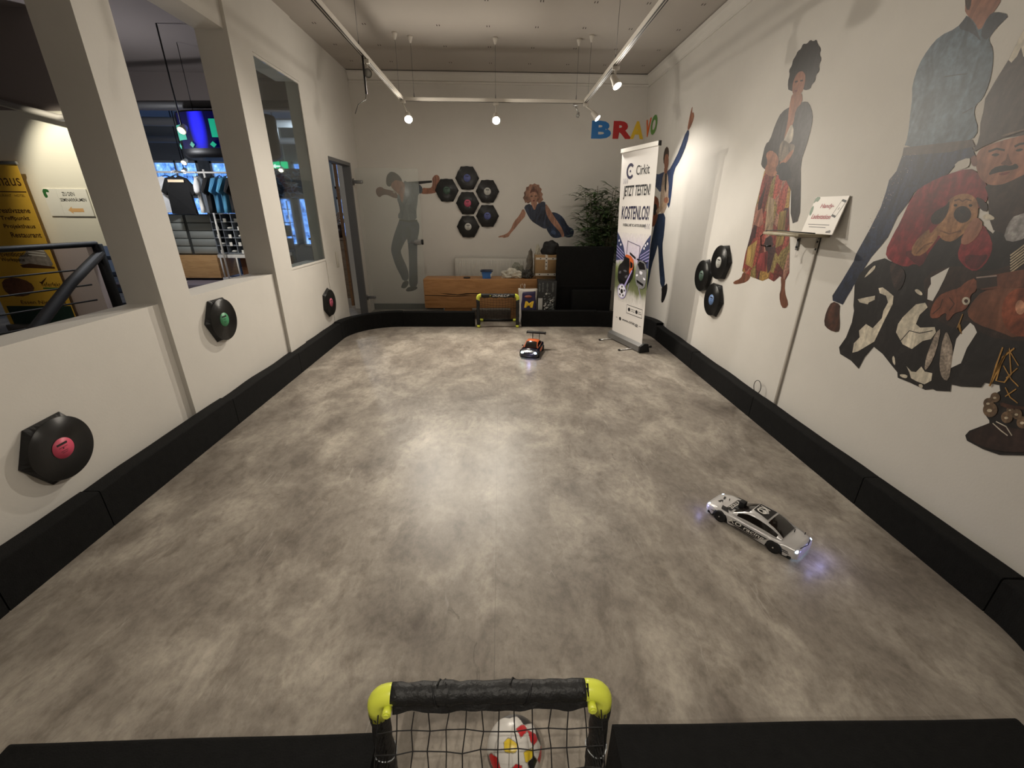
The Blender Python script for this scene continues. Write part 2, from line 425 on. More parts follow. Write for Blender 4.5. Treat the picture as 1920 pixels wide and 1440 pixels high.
sbox('trim_4', (-9.5, 7.8, 2.88), (-2.21, 7.95, 3.35), SHOPC)
# back wall of the shop with its daylight windows
mb = MB(); XW = [(-8.6, -7.5), (-7.2, -6.1), (-5.95, -5.35), (-5.2, -4.4), (-4.2, -3.3), (-3.1, -2.5)]
zs = [(.55, 1.75), (1.95, 2.55)]
ex = [-9.5]
for a, b in XW: ex += [a, b]
ex.append(-2.21)
for i in range(0, len(ex), 2): mb.box((ex[i], 12.0, 0), (ex[i+1], 12.15, 3.35))
for a, b in XW:
    mb.box((a, 12.0, 0), (b, 12.15, zs[0][0])); mb.box((a, 12.0, zs[0][1]), (b, 12.15, zs[1][0])); mb.box((a, 12.0, zs[1][1]), (b, 12.15, 3.35))
struct('wall_shop_rear', mb, mat('shop_rear_wall_paint', (150, 150, 150), .8))
def sky_pane():
    mt = bpy.data.materials.new('daylit_street_outside'); mt.use_nodes = True; nt = mt.node_tree; N = nt.nodes; b = N['Principled BSDF']
    tc = N.new('ShaderNodeTexCoord')
    mp = N.new('ShaderNodeMapping'); mp.inputs['Scale'].default_value = (5, 1, 4); nt.links.new(tc.outputs['Object'], mp.inputs[0])
    c = ramp_chain(nt, mp.outputs[0], 1.6, 4, .6, [(.35, (.02, .05, .14)), (.46, (.10, .26, .75)), (.60, (.22, .45, 1)), (.74, (.6, .8, 1))])
    nt.links.new(c, b.inputs['Emission Color']); b.inputs['Emission Strength'].default_value = 1.5; b.inputs['Base Color'].default_value = (.02, .03, .05, 1)
    return mt
SKYP = sky_pane()
k = 4
for a, b in XW:
    for z0, z1 in zs:
        mb = MB()
        for p, q in (((a, 11.97, z0), (a+.05, 12.02, z1)), ((b-.05, 11.97, z0), (b, 12.02, z1)), ((a, 11.97, z0), (b, 12.02, z0+.05)), ((a, 11.97, z1-.05), (b, 12.02, z1)), (((a+b)/2-.02, 11.97, z0), ((a+b)/2+.02, 12.02, z1))): mb.box(p, q)
        w = struct('window_%d' % k, mb, WHITE); k += 1
        mb = MB(); mb.box((a+.01, 12.03, z0+.01), (b-.01, 12.04, z1-.01)); mb.build('pane', SKYP, w, world=True)
# beams and ducts under the shop ceiling
PIPE = mat('grey_painted_pipe', (140, 136, 132), .6)
def pipe(label, pts, r, m_=PIPE, grp='pipes under the shop ceiling'):
    mb = MB(); mb.tube(pts, r, 10); tag(mb.build('ceiling_pipe', m_), label, 'pipe', grp)
pipe('long grey pipe sloping under the shop ceiling above the sign wall', [(-9.4, 5.5, 2.9), (-5.4, 5.5, 2.5), (-4.8, 5.5, 2.36), (-4.7, 5.5, 2.36)], .035)
pipe('upper thin grey pipe across the near shop ceiling', [(-9.4, 3.2, 3.15), (-2.3, 4.3, 3.2)], .025)
pipe('dark slanting pipe behind the oval screen', [(-9.4, 7.3, 2.9), (-5.5, 6.9, 2.75), (-2.4, 6.2, 2.65)], .045, mat('dark_pipe', (70, 70, 72), .6))
pipe('pale horizontal pipe under the rear shop ceiling', [(-9.4, 9.0, 2.9), (-2.3, 9.0, 2.9)], .07, mat('pale_pipe', (165, 165, 168), .6))
pipe('second pale pipe behind it nearer the shop windows', [(-9.4, 10.4, 2.8), (-2.3, 10.4, 2.8)], .06, mat('pale_pipe', (165, 165, 168), .6))

def text_part(name, parent, m_, body, O, U, V, w, h, **kw):
    mb = MB(); mb.keepn = True; mb.text(body, O, U, V, w, h, **kw)
    return mb.build(name, m_, parent, world=True)

# yellow roll-up banner by the sign wall
YX1, YX0, YY = -5.43, -6.28, 5.48
yb = thing('advertising_banner', 'tall yellow roll-up banner with brown German words and a palm tree', 'banner', (-5.85, YY, 0))
mb = MB(); mb.box((YX0, YY, .06), (YX1, YY+.004, 1.90)); mb.build('banner_sheet', mat('yellow_print', (222, 176, 62), .5, var=.06, scale=2), yb, world=True)
mb = MB(); mb.rbox((YX0-.01, YY-.012, 1.895), (YX1+.01, YY+.016, 1.93), .006); mb.build('top_rail', ALU, yb, world=True)
mb = MB(); mb.rbox((YX0-.01, YY-.06, 0), (YX1+.01, YY+.08, .07), .015); mb.build('banner_base', ALU, yb, world=True)
BR = mat('brown_print', (74, 44, 18), .6); X, Z = (1, 0, 0), (0, 0, 1)
yf = YY-.001
text_part('lettering', yb, BR, 'Projekthaus', (YX1-.70, yf, 1.64), X, Z, .67, .16)
mb = MB(); mb.box((YX1-.72, yf-.001, 1.612), (YX1-.01, yf, 1.622)); mb.build('rule_line', BR, yb, world=True)
text_part('lettering', yb, BR, 'RESTAURANT · HOTEL', (YX1-.42, yf, 1.565), X, Z, .38, .025)
for t, w, z, x in (('Kreativszene', .40, 1.39, .45), ('Treffpunkt', .33, 1.30, .42), ('Projekthaus', .36, 1.21, .42), ('Restaurant', .35, 1.12, .38), ('Lernort', .22, .97, .62), ('Eventlocation', .36, .90, .60), ('Workspace', .28, .83, .62)):
    text_part('lettering', yb, BR, t, (YX1-x, yf, z), X, Z, w, .058, bold=.018)
GRN = mat('green_print', (44, 104, 52), .6)
mb = MB()
for a in (-2.6, -2.1, -1.2, -.4, .3, 2.9, 3.5):
    c, s_ = math.cos(a), math.sin(a)
    pts = [(-.56, 0), (0, 0)]
    P = [(0, .012), (.05, .045), (.11, .035), (.16, -.03), (.12, .005), (.06, .012), (0, -.012)]
    mb.poly([(YX1-.56+(x*math.copysign(1, c)*(.6+.5*abs(c))), yf-.0005-.0001*abs(a), 1.86+z+x*s_*.55) for x, z in P])
mb.prism([(YX1-.57, yf, 1.86), (YX1-.55, yf, 1.86), (YX1-.56, yf, 1.66), (YX1-.575, yf, 1.66)], (0, -.0004, 0)); mb.build('palm_print', GRN, yb, world=True)
def print_patch(mbx, pts, lift): mbx.poly([(x, yf-lift, z) for x, z in pts])
mb = MB()
print_patch(mb, chaikin([(YX1-.42, .80), (YX1-.40, .90), (YX1-.30, .93), (YX1-.25, 1.04), (YX1-.10, 1.04), (YX1-.04, .92), (YX1-.02, .78), (YX1-.2, .76)]), .0006); mb.mat(1)
for i in range(4): print_patch(mb, [(YX1-.27+i*.01, .92+i*.03), (YX1-.07, .90+i*.03), (YX1-.07, .912+i*.03), (YX1-.27+i*.01, .932+i*.03)], .0010)
mb.mat(2); print_patch(mb, [(YX1-.42, .80), (YX1-.30, .82), (YX1-.02, .78), (YX1-.02, .76), (YX1-.40, .77)], .0010)
mb.build('shoe_print', [mat('shoe_grey_print', (150, 140, 130), .6, var=.4, scale=20), mat('shoe_pale_print', (225, 220, 210), .6), BR], yb, world=True)
mb = MB(); print_patch(mb, chaikin([(YX1-.75, .50), (YX1-.72, .62), (YX1-.55, .66), (YX1-.38, .60), (YX1-.36, .50), (YX1-.5, .42), (YX1-.68, .42)]), .0006)
mb.mat(1); print_patch(mb, [(YX1-.28, .60), (YX1-.25, .57), (YX1-.16, .66), (YX1-.25, .60)], .0006); mb.mat(2); print_patch(mb, [(YX1-.26, .515), (YX1-.02, .515), (YX1-.02, .53), (YX1-.26, .53)], .0006)
mb.mat(3); print_patch(mb, [(YX0+.05, .06), (YX1-.01, .06), (YX1-.01, .30), (YX0+.05, .30)], .0006)
mb.build('picture_print', [mat('brown_photo_print', (104, 66, 44), .6, var=.5, scale=9), BR, GRN, mat('dark_green_print', (26, 52, 44), .6, var=.2)], yb, world=True)
text_part('lettering', yb, BR, 'lieferfekt', (YX1-.26, yf, .545), X, Z, .23, .05)
text_part('lettering', yb, BR, 'Essen Niedikura', (YX1-.60, yf, .325), X, Z, .55, .045, bold=.008)

# white direction sign on the lit wall
sx0, sx1, sz0, sz1 = -5.36, -4.90, 1.36, 1.655
ds = thing('direction_sign', 'white two-panel sign with black German words and an orange arrow', 'sign', ((sx0+sx1)/2, 5.6, sz0))
PAPER = mat('white_paper', (236, 234, 226), .6)
mb = MB(); mb.box((sx0, 5.588, sz0), (sx0+.155, 5.6, sz1)); mb.build('left_panel', PAPER, ds, world=True)
mb = MB(); mb.box((sx0+.158, 5.586, sz0), (sx1+.04, 5.6, sz1)); mb.build('right_panel', PAPER, ds, world=True)
INK = mat('black_ink', (28, 26, 26), .6)
text_part('lettering', ds, INK, 'ZU DEN', (sx0+.215, 5.5855, sz1-.075), X, Z, .14, .042, bold=.008)
text_part('lettering', ds, INK, 'SEMINARRÄUMEN', (sx0+.17, 5.5855, sz1-.135), X, Z, .30, .044, bold=.008)
mb = MB(); mb.poly([(x, 5.585, z) for x, z in [(sx0+.22, sz0+.065), (sx0+.27, sz0+.105), (sx0+.27, sz0+.085), (sx0+.40, sz0+.085), (sx0+.40, sz0+.045), (sx0+.27, sz0+.045), (sx0+.27, sz0+.025)]])
mb.build('arrow_print', mat('orange_print', (226, 180, 124), .6), ds, world=True)
mb = MB(); mb.poly([(x, 5.587, z) for x, z in chaikin([(sx0, sz1), (sx0+.07, sz1-.004), (sx0+.075, sz1-.04), (sx0+.03, sz1-.03), (sx0+.045, sz1-.09), (sx0, sz1-.10)])])
mb.build('leaf_print', GRN, ds, world=True)

# black stair railing
rl = thing('stair_railing', 'black metal stair railing with a thick sloping handrail in front of the yellow banner', 'railing', (-4.25, 4.8, 0))
A0, A1 = Vector((-5.0, 2.5, 1.1)), Vector((-4.27, 4.82, 1.1))
mb = MB(); mb.tube([A0, A1], .028, 8); mb.build('top_rail', BLACKM, rl, world=True)
mb = MB(); mb.rbox((-.035, -.035, 0), (.035, .035, 1.1), .005, 1, Matrix.Translation(A1)@Matrix.Translation((0, 0, -1.1))); mb.build('post', BLACKM, rl, world=True)
for z in (.86, .70, .54, .38, .22):
    mb = MB(); mb.tube([(A0.x, A0.y, z), (A0.x+(A1.x-A0.x)*.93, A0.y+(A1.y-A0.y)*.93, z)], .009, 6); mb.build('bar', BLACKM, rl, world=True)
mb = MB(); mb.tube([(-4.27, 4.82, 1.0), (-4.03, 4.15, .80), (-3.76, 3.4, .515), (-3.6, 2.9, .33)], .045, 10); mb.build('sloping_handrail', mat('dark_handrail', (28, 26, 28), .65), rl, world=True)

# black wire shelf behind the railing end
ws = thing('wire_shelf', 'dark open wire shelf seen past the end of the stair railing', 'shelf', (-5.35, 6.15, 0))
for x in (-5.75, -4.95):
    for y in (6.0, 6.35):
        mb = MB(); mb.cyl((x, y, 0), (x, y, 1.15), .014, n=8); mb.build('post', BLACKM, ws, world=True)
for i in range(5):
    mb = MB(); mb.box((-5.75, 6.0, .15+i*.22), (-4.95, 6.35, .165+i*.22)); mb.build('shelf_board', mat('dark_shelf', (40, 40, 44), .5), ws, world=True)

# clothes rail with shirts
cr_ = thing('clothes_rail', 'white metal clothes rail behind the middle wall opening', 'clothes rail', (-5.0, 7.0, 0))
mb = MB(); mb.cyl((-5.6, 6.97, 1.94), (-3.6, 6.97, 1.94), .013); mb.tube([(-4.60, 6.97, 1.94), (-4.60, 6.80, 1.945), (-4.60, 6.74, 1.93)], .010, 8); mb.build('hanging_rail', WHITE, cr_, world=True)
for x in (-5.07, -4.30, -3.62):
    mb = MB(); mb.cyl((x, 6.97, .395), (x, 6.97, 1.98), .014); mb.build('post', WHITE, cr_, world=True)
def tshirt(label, x, y, rot, col, grp, zt=1.885, s=.72, print_=False, parts=None):
    t = thing('t_shirt', label, 't-shirt', (x, y, zt-.68*s), rot, grp)
    out = [(-.07, .68), (-.20, .64), (-.30, .50), (-.36, .40), (-.27, .34), (-.22, .42), (-.24, .1), (-.25, 0), (.25, 0), (.24, .1), (.22, .42), (.27, .34), (.36, .40), (.30, .50), (.20, .64), (.07, .68), (.03, .655), (-.03, .655)]
    mb = MB(); n = len(out)
    def sec(dy, k): return [mb.bm.verts.new((p[0]*s*k, dy*(1+.4*math.sin(p[0]*25)), p[1]*s*(1 if k == 1 else .99)+.003*(k != 1))) for p in out]
    f0, f1, f2 = sec(-.028, .93), sec(0, 1), sec(.028, .93)
    mb.skin([f0, f1, f2], True, True, True)
    mb.build('shirt_body', mat('shirt_'+str(col), col, .85, var=.12, scale=8), t)
    mb = MB(); mb.tube([(-.16*s, 0, .64*s), (0, 0, .70*s), (.16*s, 0, .64*s)], .007, 6); mb.tube([(0, 0, .70*s), (0, 0, .745*s), (.02, 0, .76*s), (.025, 0, .745*s)], .003, 5); mb.build('hanger', BLACKM, t)
    if print_:
        mb = MB(); mb.box((-.10, -.045, .42), (.12, -.040, .455)); mb.build('chest_print', mat('pale_orange_print', (240, 214, 180), .6), t)
    return t
sg = 't-shirts hanging on the shop clothes rail'
tshirt('black t-shirt with a pale chest stripe, foremost on the shop clothes rail', -4.60, 6.80, 0, (9, 9, 10), sg, 1.88, .74, True)
tshirt('white t-shirt behind and left of the black striped one', -4.86, 6.97, .75, (226, 226, 226), sg)
tshirt('leftmost white t-shirt by the shop wall opening edge', -5.10, 6.99, 1.0, (214, 214, 214), sg)
tshirt('white t-shirt showing on the right of the black striped one', -4.41, 6.97, -1.2, (232, 232, 230), sg)
for i, (x, c, l) in enumerate([(-4.20, (18, 18, 20), 'dark t-shirt hung side-on, next to the right white one'), (-4.09, (70, 130, 170), 'light blue t-shirt hung side-on left of the other blue one'),
        (-3.98, (74, 140, 178), 'light blue t-shirt hung side-on right of the other blue one'), (-3.87, (24, 24, 28), 'dark t-shirt hung between blue shirts and the rail end'), (-3.75, (30, 32, 38), 'rightmost dark t-shirt on the shop clothes rail')]):
    tshirt(l, x, 6.97, 1.40-.02*i, c, sg)

# grey drawer block and pigeonhole shelf on a wooden plinth
GREY = mat('grey_board', (150, 153, 147), .6)
dr = thing('drawer_cabinet', 'grey cabinet of wide shallow drawers below the hanging shirts', 'cabinet', (-4.8, 7.2, .78))
mb = MB(); mb.box((-5.15, 7.12, .78), (-4.44, 7.5, 1.37)); mb.build('cabinet_body', mat('dark_grey_board', (60, 62, 60), .6), dr, world=True)
for i in range(5):
    for x0, x1 in ((-5.14, -4.87), (-4.82, -4.45)):
        mb = MB(); mb.rbox((x0, 7.095, .795+i*.115), (x1, 7.12, .90+i*.115), .004, 1); mb.build('drawer', GREY, dr, world=True)
ph = thing('pigeonhole_shelf', 'grey pigeonhole shelf with white tags beside the drawer cabinet', 'shelf', (-4.1, 7.2, .80))
mb = MB(); PX0, PX1 = -4.43, -3.5
mb.box((PX0, 7.4, .80), (PX1, 7.42, 1.38))
for i in range(6): mb.box((PX0, 7.05, .80+i*.115), (PX1, 7.4, .812+i*.115))
for i in range(7): mb.box((PX0+i*.155-.006, 7.06, .80), (PX0+i*.155+.006, 7.4, 1.38))
mb.build('carcass', mat('pale_grey_board', (128, 134, 142), .5), ph, world=True)
for r in range(5):
    for c in range(6):
        mb = MB(); x = PX0+c*.155+.085+random.uniform(-.02, .02); z = .812+r*.115
        if (c+r) % 3 != 1:
            mb.box((x-.02, 7.035, z-.01), (x+.022, 7.045, z+.045)); mb.build('price_tag', PAPER, ph, world=True)
        else:
            mb.ball((x, 7.15, z+.02), (.045, .08, .02)); mb.build('white_insole', PAPER, ph, world=True)
PINE = wood_material('pine_board', (190, 144, 94), (222, 180, 126), 3, (1, 1, 9))
mb = MB(); mb.rbox((-5.3, 7.0, .43), (-4.44, 7.55, .775), .006); tag(mb.build('wooden_plinth', PINE), 'knotty pine plinth under the grey drawer cabinet', 'plinth')
wb = thing('wire_stand', 'white metal base frame with a wooden crate inside, under the pigeonholes', 'stand', (-4.0, 7.2, .40))
mb = MB(); mb.box((-4.43, 7.02, .74), (-3.5, 7.5, .79)); mb.box((-4.43, 7.02, .40), (-3.5, 7.06, .44))
for x in (-4.40, -4.15, -3.9, -3.6): mb.cyl((x, 7.03, .44), (x, 7.03, .74), .012, n=8)
mb.build('frame', WHITE, wb, world=True)
mb = MB(); mb.box((-4.2, 7.2, .44), (-3.5, 7.5, .73)); mb.build('crate', wood_material('dark_crate', (92, 58, 34), (128, 86, 54)), wb, world=True)
mb = MB(); mb.rbox((-5.9, 6.6, .32), (-3.3, 7.7, .395), .01); mb.box((-5.7, 6.7, 0), (-3.5, 7.6, .32)); tag(mb.build('display_platform', mat('lilac_platform', (138, 130, 140), .6)), 'low lilac-grey platform carrying the shop plinth and wire base', 'platform')
mb = MB(); mb.box((-5.4, 6.65, .396), (-4.9, 6.9, .402)); tag(mb.build('paper_sheet', PAPER), 'white paper lying on the low shop platform', 'paper')

# hanging oval screen
sc_ = thing('hanging_screen', 'dark oval hanging screen glowing blue, with mint green panels', 'screen', (-3.56, 6.5, 2.06))
mb = MB(); n = 28; ring = [((.62*math.cos(2*PI*i/n)), (.34*math.sin(2*PI*i/n))) for i in range(n)]
lv = [(.0, .88), (.04, .98), (.08, 1), (.48, 1), (.52, .97)]
mb.skin([[mb.bm.verts.new((x*k, y*k, z)) for x, y in ring] for z, k in lv]); mb.build('housing', mat('dark_glass_screen', (8, 9, 14), .45, spec=.2), sc_)
def band(a0, a1, z0, z1, nm, m_, e=.004):
    mb = MB(); A = [a0+(a1-a0)*i/8 for i in range(9)]
    P = [[mb.bm.verts.new(((.62+e)*math.cos(a), (.34+e)*math.sin(a), z)) for z in (z0, z1)] for a in A]
    for p, q in zip(P, P[1:]): mb._f([p[0], q[0], q[1], p[1]], True)
    mb.build(nm, m_, sc_)
def glow_material():
    mt = bpy.data.materials.new('blue_screen_glow'); mt.use_nodes = True; nt = mt.node_tree; N = nt.nodes; b = N['Principled BSDF']
    tc = N.new('ShaderNodeTexCoord'); gr = N.new('ShaderNodeTexGradient'); gr.gradient_type = 'SPHERICAL'; mp = N.new('ShaderNodeMapping')
    mp.inputs['Location'].default_value = (1.6, .15, -.93); mp.inputs['Scale'].default_value = (8.0, .5, 2.6)
    nt.links.new(tc.outputs['Object'], mp.inputs[0]); nt.links.new(mp.outputs[0], gr.inputs[0])
    r = N.new('ShaderNodeValToRGB'); nt.links.new(gr.outputs[0], r.inputs[0]); e = r.color_ramp.elements
    e[0].position, e[0].color = .02, (.0, .0, .02, 1); e[1].position, e[1].color = .7, (.02, .02, 1, 1)
    nt.links.new(r.outputs[0], b.inputs['Emission Color']); b.inputs['Emission Strength'].default_value = 1.2; b.inputs['Base Color'].default_value = (.005, .005, .02, 1); b.inputs['Roughness'].default_value = .6; b.inputs['Specular IOR Level'].default_value = .1
    return mt
band(-2.5, -.75, .10, .50, 'blue_display', glow_material(), .002)
MINT = mat('mint_screen_panel', (60, 140, 120), .4, emit=.12); TEAL = mat('teal_screen_panel', (30, 190, 150), .4, emit=.35)
band(-2.75, -2.25, .20, .37, 'mint_panel', MINT, .006); band(-1.62, -1.40, .22, .42, 'teal_panel', TEAL, .006)
for a, m_ in ((-2.10, MINT), (-1.62, TEAL), (-2.65, MINT)):
    mb = MB(); c = Vector((.63*math.cos(a), .35*math.sin(a), .14)); t = Vector((-math.sin(a)*.62, math.cos(a)*.34, 0)).normalized()*.04; u = Vector((0, 0, .035)); nn = Vector((math.cos(a), math.sin(a), 0))*.006
    mb.prism([c-t, c-u, c+t, c+u], nn); mb.build('diamond_light', m_, sc_)
for x in (-.4, .4):
    mb = MB(); mb.cyl((x, 0, .5), (x, 0, 1.28), .004, n=6); mb.build('suspension_wire', BLACKM, sc_)

# small spots on the shop ceiling
BULBW = mat('lit_warm_bulb', (255, 240, 200), .5, emit=14)
def shop_spot(label, p, lit=True, glow=BULBW):
    t = thing('shop_spotlight', label, 'spotlight', p, 0, 'spotlights under the shop ceiling'); p = Vector(p)
    mb = MB(); mb.cyl((0, 0, .04), (0, 0, 3.35-p.z), .008, n=6); mb.build('stem', BLACKM, t)
    M = Matrix.Rotation(-.95, 4, 'X'); mb = MB(); mb.lathe([(.02, .07), (.035, .06), (.045, 0), (.047, -.03)], M=M, n=14); mb.build('lamp_shade', WHITE, t)
    mb = MB(); mb.lathe([(.036, -.029), (.030, -.036), (.01, -.040)], M=M, n=12); mb.build('bulb', glow, t)
shop_spot('lit spotlight hanging right in front of the oval screen', (-3.80, 5.95, 2.33))
shop_spot('small lit spotlight left of the oval screen', (-6.0, 7.9, 2.45))
shop_spot('small lit spotlight below and left of the oval screen', (-5.6, 8.6, 2.22))
shop_spot('bright spotlight above the white shirts', (-6.3, 9.6, 2.15), glow=mat('bright_cool_bulb', (235, 245, 255), .5, emit=40))
shop_spot('bright spotlight above the blue shirts', (-5.4, 9.6, 2.15), glow=mat('bright_warm_bulb', (255, 235, 170), .5, emit=40))
shop_spot('dark spotlight above the yellow banner', (-5.2, 4.6, 2.45), False, WHITE)
shop_spot('small lit lamp at the end of the stair railing', (-4.55, 6.0, 1.16), True)
shop_spot('small lit spotlight right of the exit sign', (-4.75, 10.4, 2.25))
shop_spot('small lit spotlight left of the exit sign', (-5.05, 10.0, 2.37))
shop_spot('lowest small lit spotlight among the silver garlands', (-5.3, 10.1, 1.95))

# green exit sign
es = thing('exit_sign', 'glowing green exit sign in front of the rear shop windows', 'sign', (-5.15, 11.2, 2.28))
mb = MB(); mb.rbox((-.2, -.02, 0), (.2, .02, .2), .005, 1); mb.build('sign_box', mat('green_exit_panel', (0, 200, 130), .4, emit=.8), es)
mb = MB(); mb.prism([(-.15, -.022, .10), (-.07, -.022, .05), (-.07, -.022, .085), (.05, -.022, .085), (.05, -.022, .115), (-.07, -.022, .115), (-.07, -.022, .15)], (0, -.002, 0)); mb.build('arrow_print', mat('white_exit_arrow', (235, 255, 245), .4, emit=1), es)
for x in (-.15, .15):
    mb = MB(); mb.cyl((x, 0, .2), (x, 0, 1.07), .006, n=6); mb.build('rod', WHITE, es)
# silver garlands, many thin strands nobody could count
mb = MB()
for i in range(70):
    x = random.uniform(-5.9, -4.6); z = random.uniform(1.75, 2.25); a = random.uniform(0, 6.28); L_ = random.uniform(.08, .2)
    pts = [(x+L_*k/4*math.cos(a+k*.5), 10.8+random.uniform(-.15, .15), z+L_*k/4*math.sin(a+k*.5)) for k in range(5)]
    mb.tube(pts, .006, 4)
o = mb.build('silver_garland', mat('silver_tinsel', (150, 180, 205), .3, .6)); tag(o, 'silver-blue garlands hung in front of the rear shop windows', 'garland', kind='stuff')
dv = thing('dark_valance', 'dark blue valance behind the silver garlands', 'valance', (-5.3, 11.0, 1.7))
mb = MB(); mb.box((-6.1, 11.0, 1.7), (-4.5, 11.02, 2.32)); mb.build('cloth', mat('dark_blue_valance', (36, 48, 66), .7), dv, world=True)
for x in (-6.05, -4.55):
    mb = MB(); mb.cyl((x, 11.01, 2.32), (x, 11.01, 3.35), .012, n=6); mb.build('rod', BLACKM, dv, world=True)
# wire display racks with goods seen through the fixed window
gr = 'wire display racks before the rear windows'
for (x, y, l, h, full) in ((-4.85, 9.6, 'tall wire rack seen through the fixed window, boxes on its right half', 1.62, 1), (-5.75, 10.6, 'wire rack farther back, left behind the boxed one', 1.5, 0)):
    t = thing('display_rack', l, 'rack', (x, y, 0), 0, gr)
    for dx in (-.45, 0, .45):
        mb = MB(); mb.cyl((dx, 0, 0), (dx, 0, h), .012, n=6); mb.build('post', CHROME, t)
    for j in range(6):
        mb = MB(); mb.box((-.45, -.12, .15+j*.26), (.45, .12, .162+j*.26)); mb.build('rack_shelf', mat('dark_rack_shelf', (60, 62, 66), .5), t)
    if full:
        for j in range(4):
            for q in range(2):
                mb = MB(); mb.rbox((x+.02+q*.22, y-.1, .165+j*.26), (x+.19+q*.22, y+.1, .36+j*.26), .004, 1)
                tag(mb.build('storage_box', mat('khaki_box%d' % (j % 2), (104-10*(j % 2), 98, 84), .7)), 'khaki box on the tall wire rack, %s column, %s shelf' % (['left', 'right'][q], ['lowest', 'second lowest', 'third', 'top boxed'][j]), 'box', 'khaki boxes on the wire rack')
# bits seen through the doorway
mb = MB(); mb.box((-2.30, 6.75, 0), (-2.215, 6.83, 2.3)); struct('trim_5', mb, WALL2)
mb = MB(); mb.box((-2.43, 6.97, 0), (-2.395, 7.02, 2.4)); struct('trim_6', mb, wood_material('brown_door_post', (110, 76, 46), (138, 100, 64)))
mb = MB(); mb.rbox((-3.2, 7.6, 0), (-2.55, 8.2, .98), .01); mb.box((-3.22, 7.58, .98), (-2.53, 8.22, 1.01)); tag(mb.build('wooden_counter', wood_material('worn_counter', (96, 80, 64), (128, 110, 92))), 'worn wooden counter seen through the doorway', 'counter')
fl = thing('flower_bunch', 'pale dried flower bunch on the counter beyond the doorway', 'plant', (-2.74, 7.8, 1.01))
mb = MB(); mb.lathe([(.05, 0), (.06, .1), (.045, .2)], n=14); mb.build('vase', mat('dark_vase', (48, 36, 32), .4), fl)
mb = MB()
for i in range(40): mb.ball((random.gauss(0, .06), random.gauss(0, .06), .25+random.uniform(-.04, .14)), random.uniform(.012, .03), nu=6, nv=4)
mb.build('blossom', mat('dry_blossom', (150, 130, 115), .8, var=.3, scale=20), fl)
# ------------------------------------------------------------------ printed wall decals (flat stickers on the walls)
def Zp(ox, oy, k, pts): return [(ox+x/k, oy+y/k) for x, y in pts]
def decal(name, label, cat, ax, val, layers, base=None, group=None):
    """one flat sticker: layers of (material, outline in photo pixels, smoothing), each a hair above the last"""
    mb = MB(); mb.keepn = True; mats = []; lift = .0012
    for ml in layers:
        m_, pts = ml[0], ml[1]; sm = ml[2] if len(ml) > 2 else 1
        if m_ not in mats: mats.append(m_)
        mb.mi = mats.index(m_)
        if sm: pts = chaikin(pts, sm)
        P = [on(ax, val-lift, u, v) for u, v in pts]
        f = mb.poly(P); lift += .000022
        if f:
            f.normal_update()
            if f.normal[ax] > 0: f.normal_flip()
    return tag(mb.build(name, mats), label, cat, group)
PR = .42
def pm(n, c, v=.12, s=9, **k):
    """printed photo tone: broad cloth folds plus a finer grain"""
    if 'print_'+n in MATS: return MATS['print_'+n]
    mt = bpy.data.materials.new('print_'+n); mt.use_nodes = True; nt = mt.node_tree; N = nt.nodes; b = N['Principled BSDF']
    tc = N.new('ShaderNodeTexCoord'); mp = N.new('ShaderNodeMapping'); mp.inputs['Scale'].default_value = (1, 1, .35); nt.links.new(tc.outputs['Object'], mp.inputs[0])
    c = tuple(x*.82+.04*sum(lin(c))/3 for x in lin(c)); w = min(.75, .30+v*.9)
    f = ramp_chain(nt, mp.outputs[0], 13, 4, .55, [(.30, tuple(x*(1-w) for x in c)), (.52, c), (.72, tuple(min(1, x*(1+w*1.1)+.004) for x in c))], 1.6)
    g = ramp_chain(nt, tc.outputs['Object'], max(40, s*3), 4, .6, [(.34, (1-v,)*3), (.5, (1,)*3), (.66, (1+v*1.2,)*3)])
    nt.links.new(mixc(nt, f, g, 1.0), b.inputs['Base Color']); b.inputs['Roughness'].default_value = .48; b.inputs['Specular IOR Level'].default_value = .5
    MATS['print_'+n] = mt
    return mt
SKIN = pm('skin', (150, 98, 74)); SKIND = pm('dark_skin', (112, 66, 44)); SKINL = pm('light_skin', (176, 128, 104)); LIP = pm('lips', (120, 50, 44)); EYE_ = pm('eye', (34, 24, 20)); EYEW = pm('eye_white', (170, 150, 140))
DEN = pm('denim', (40, 54, 80), .35, 14); DENL = pm('pale_denim', (84, 92, 100), .22, 10); DENF = pm('faded_denim', (74, 92, 104), .3, 5)
DARK = pm('dark_cloth', (28, 22, 20), .3, 6); BRN = pm('brown_leather', (72, 40, 26), .3, 8); BLK = pm('black', (20, 18, 20))
BONE = pm('bone_white', (206, 196, 176), .15, 12); TAN = pm('tan', (150, 104, 64), .25, 12); HAIRB = pm('brown_hair', (60, 40, 28), .3, 30)

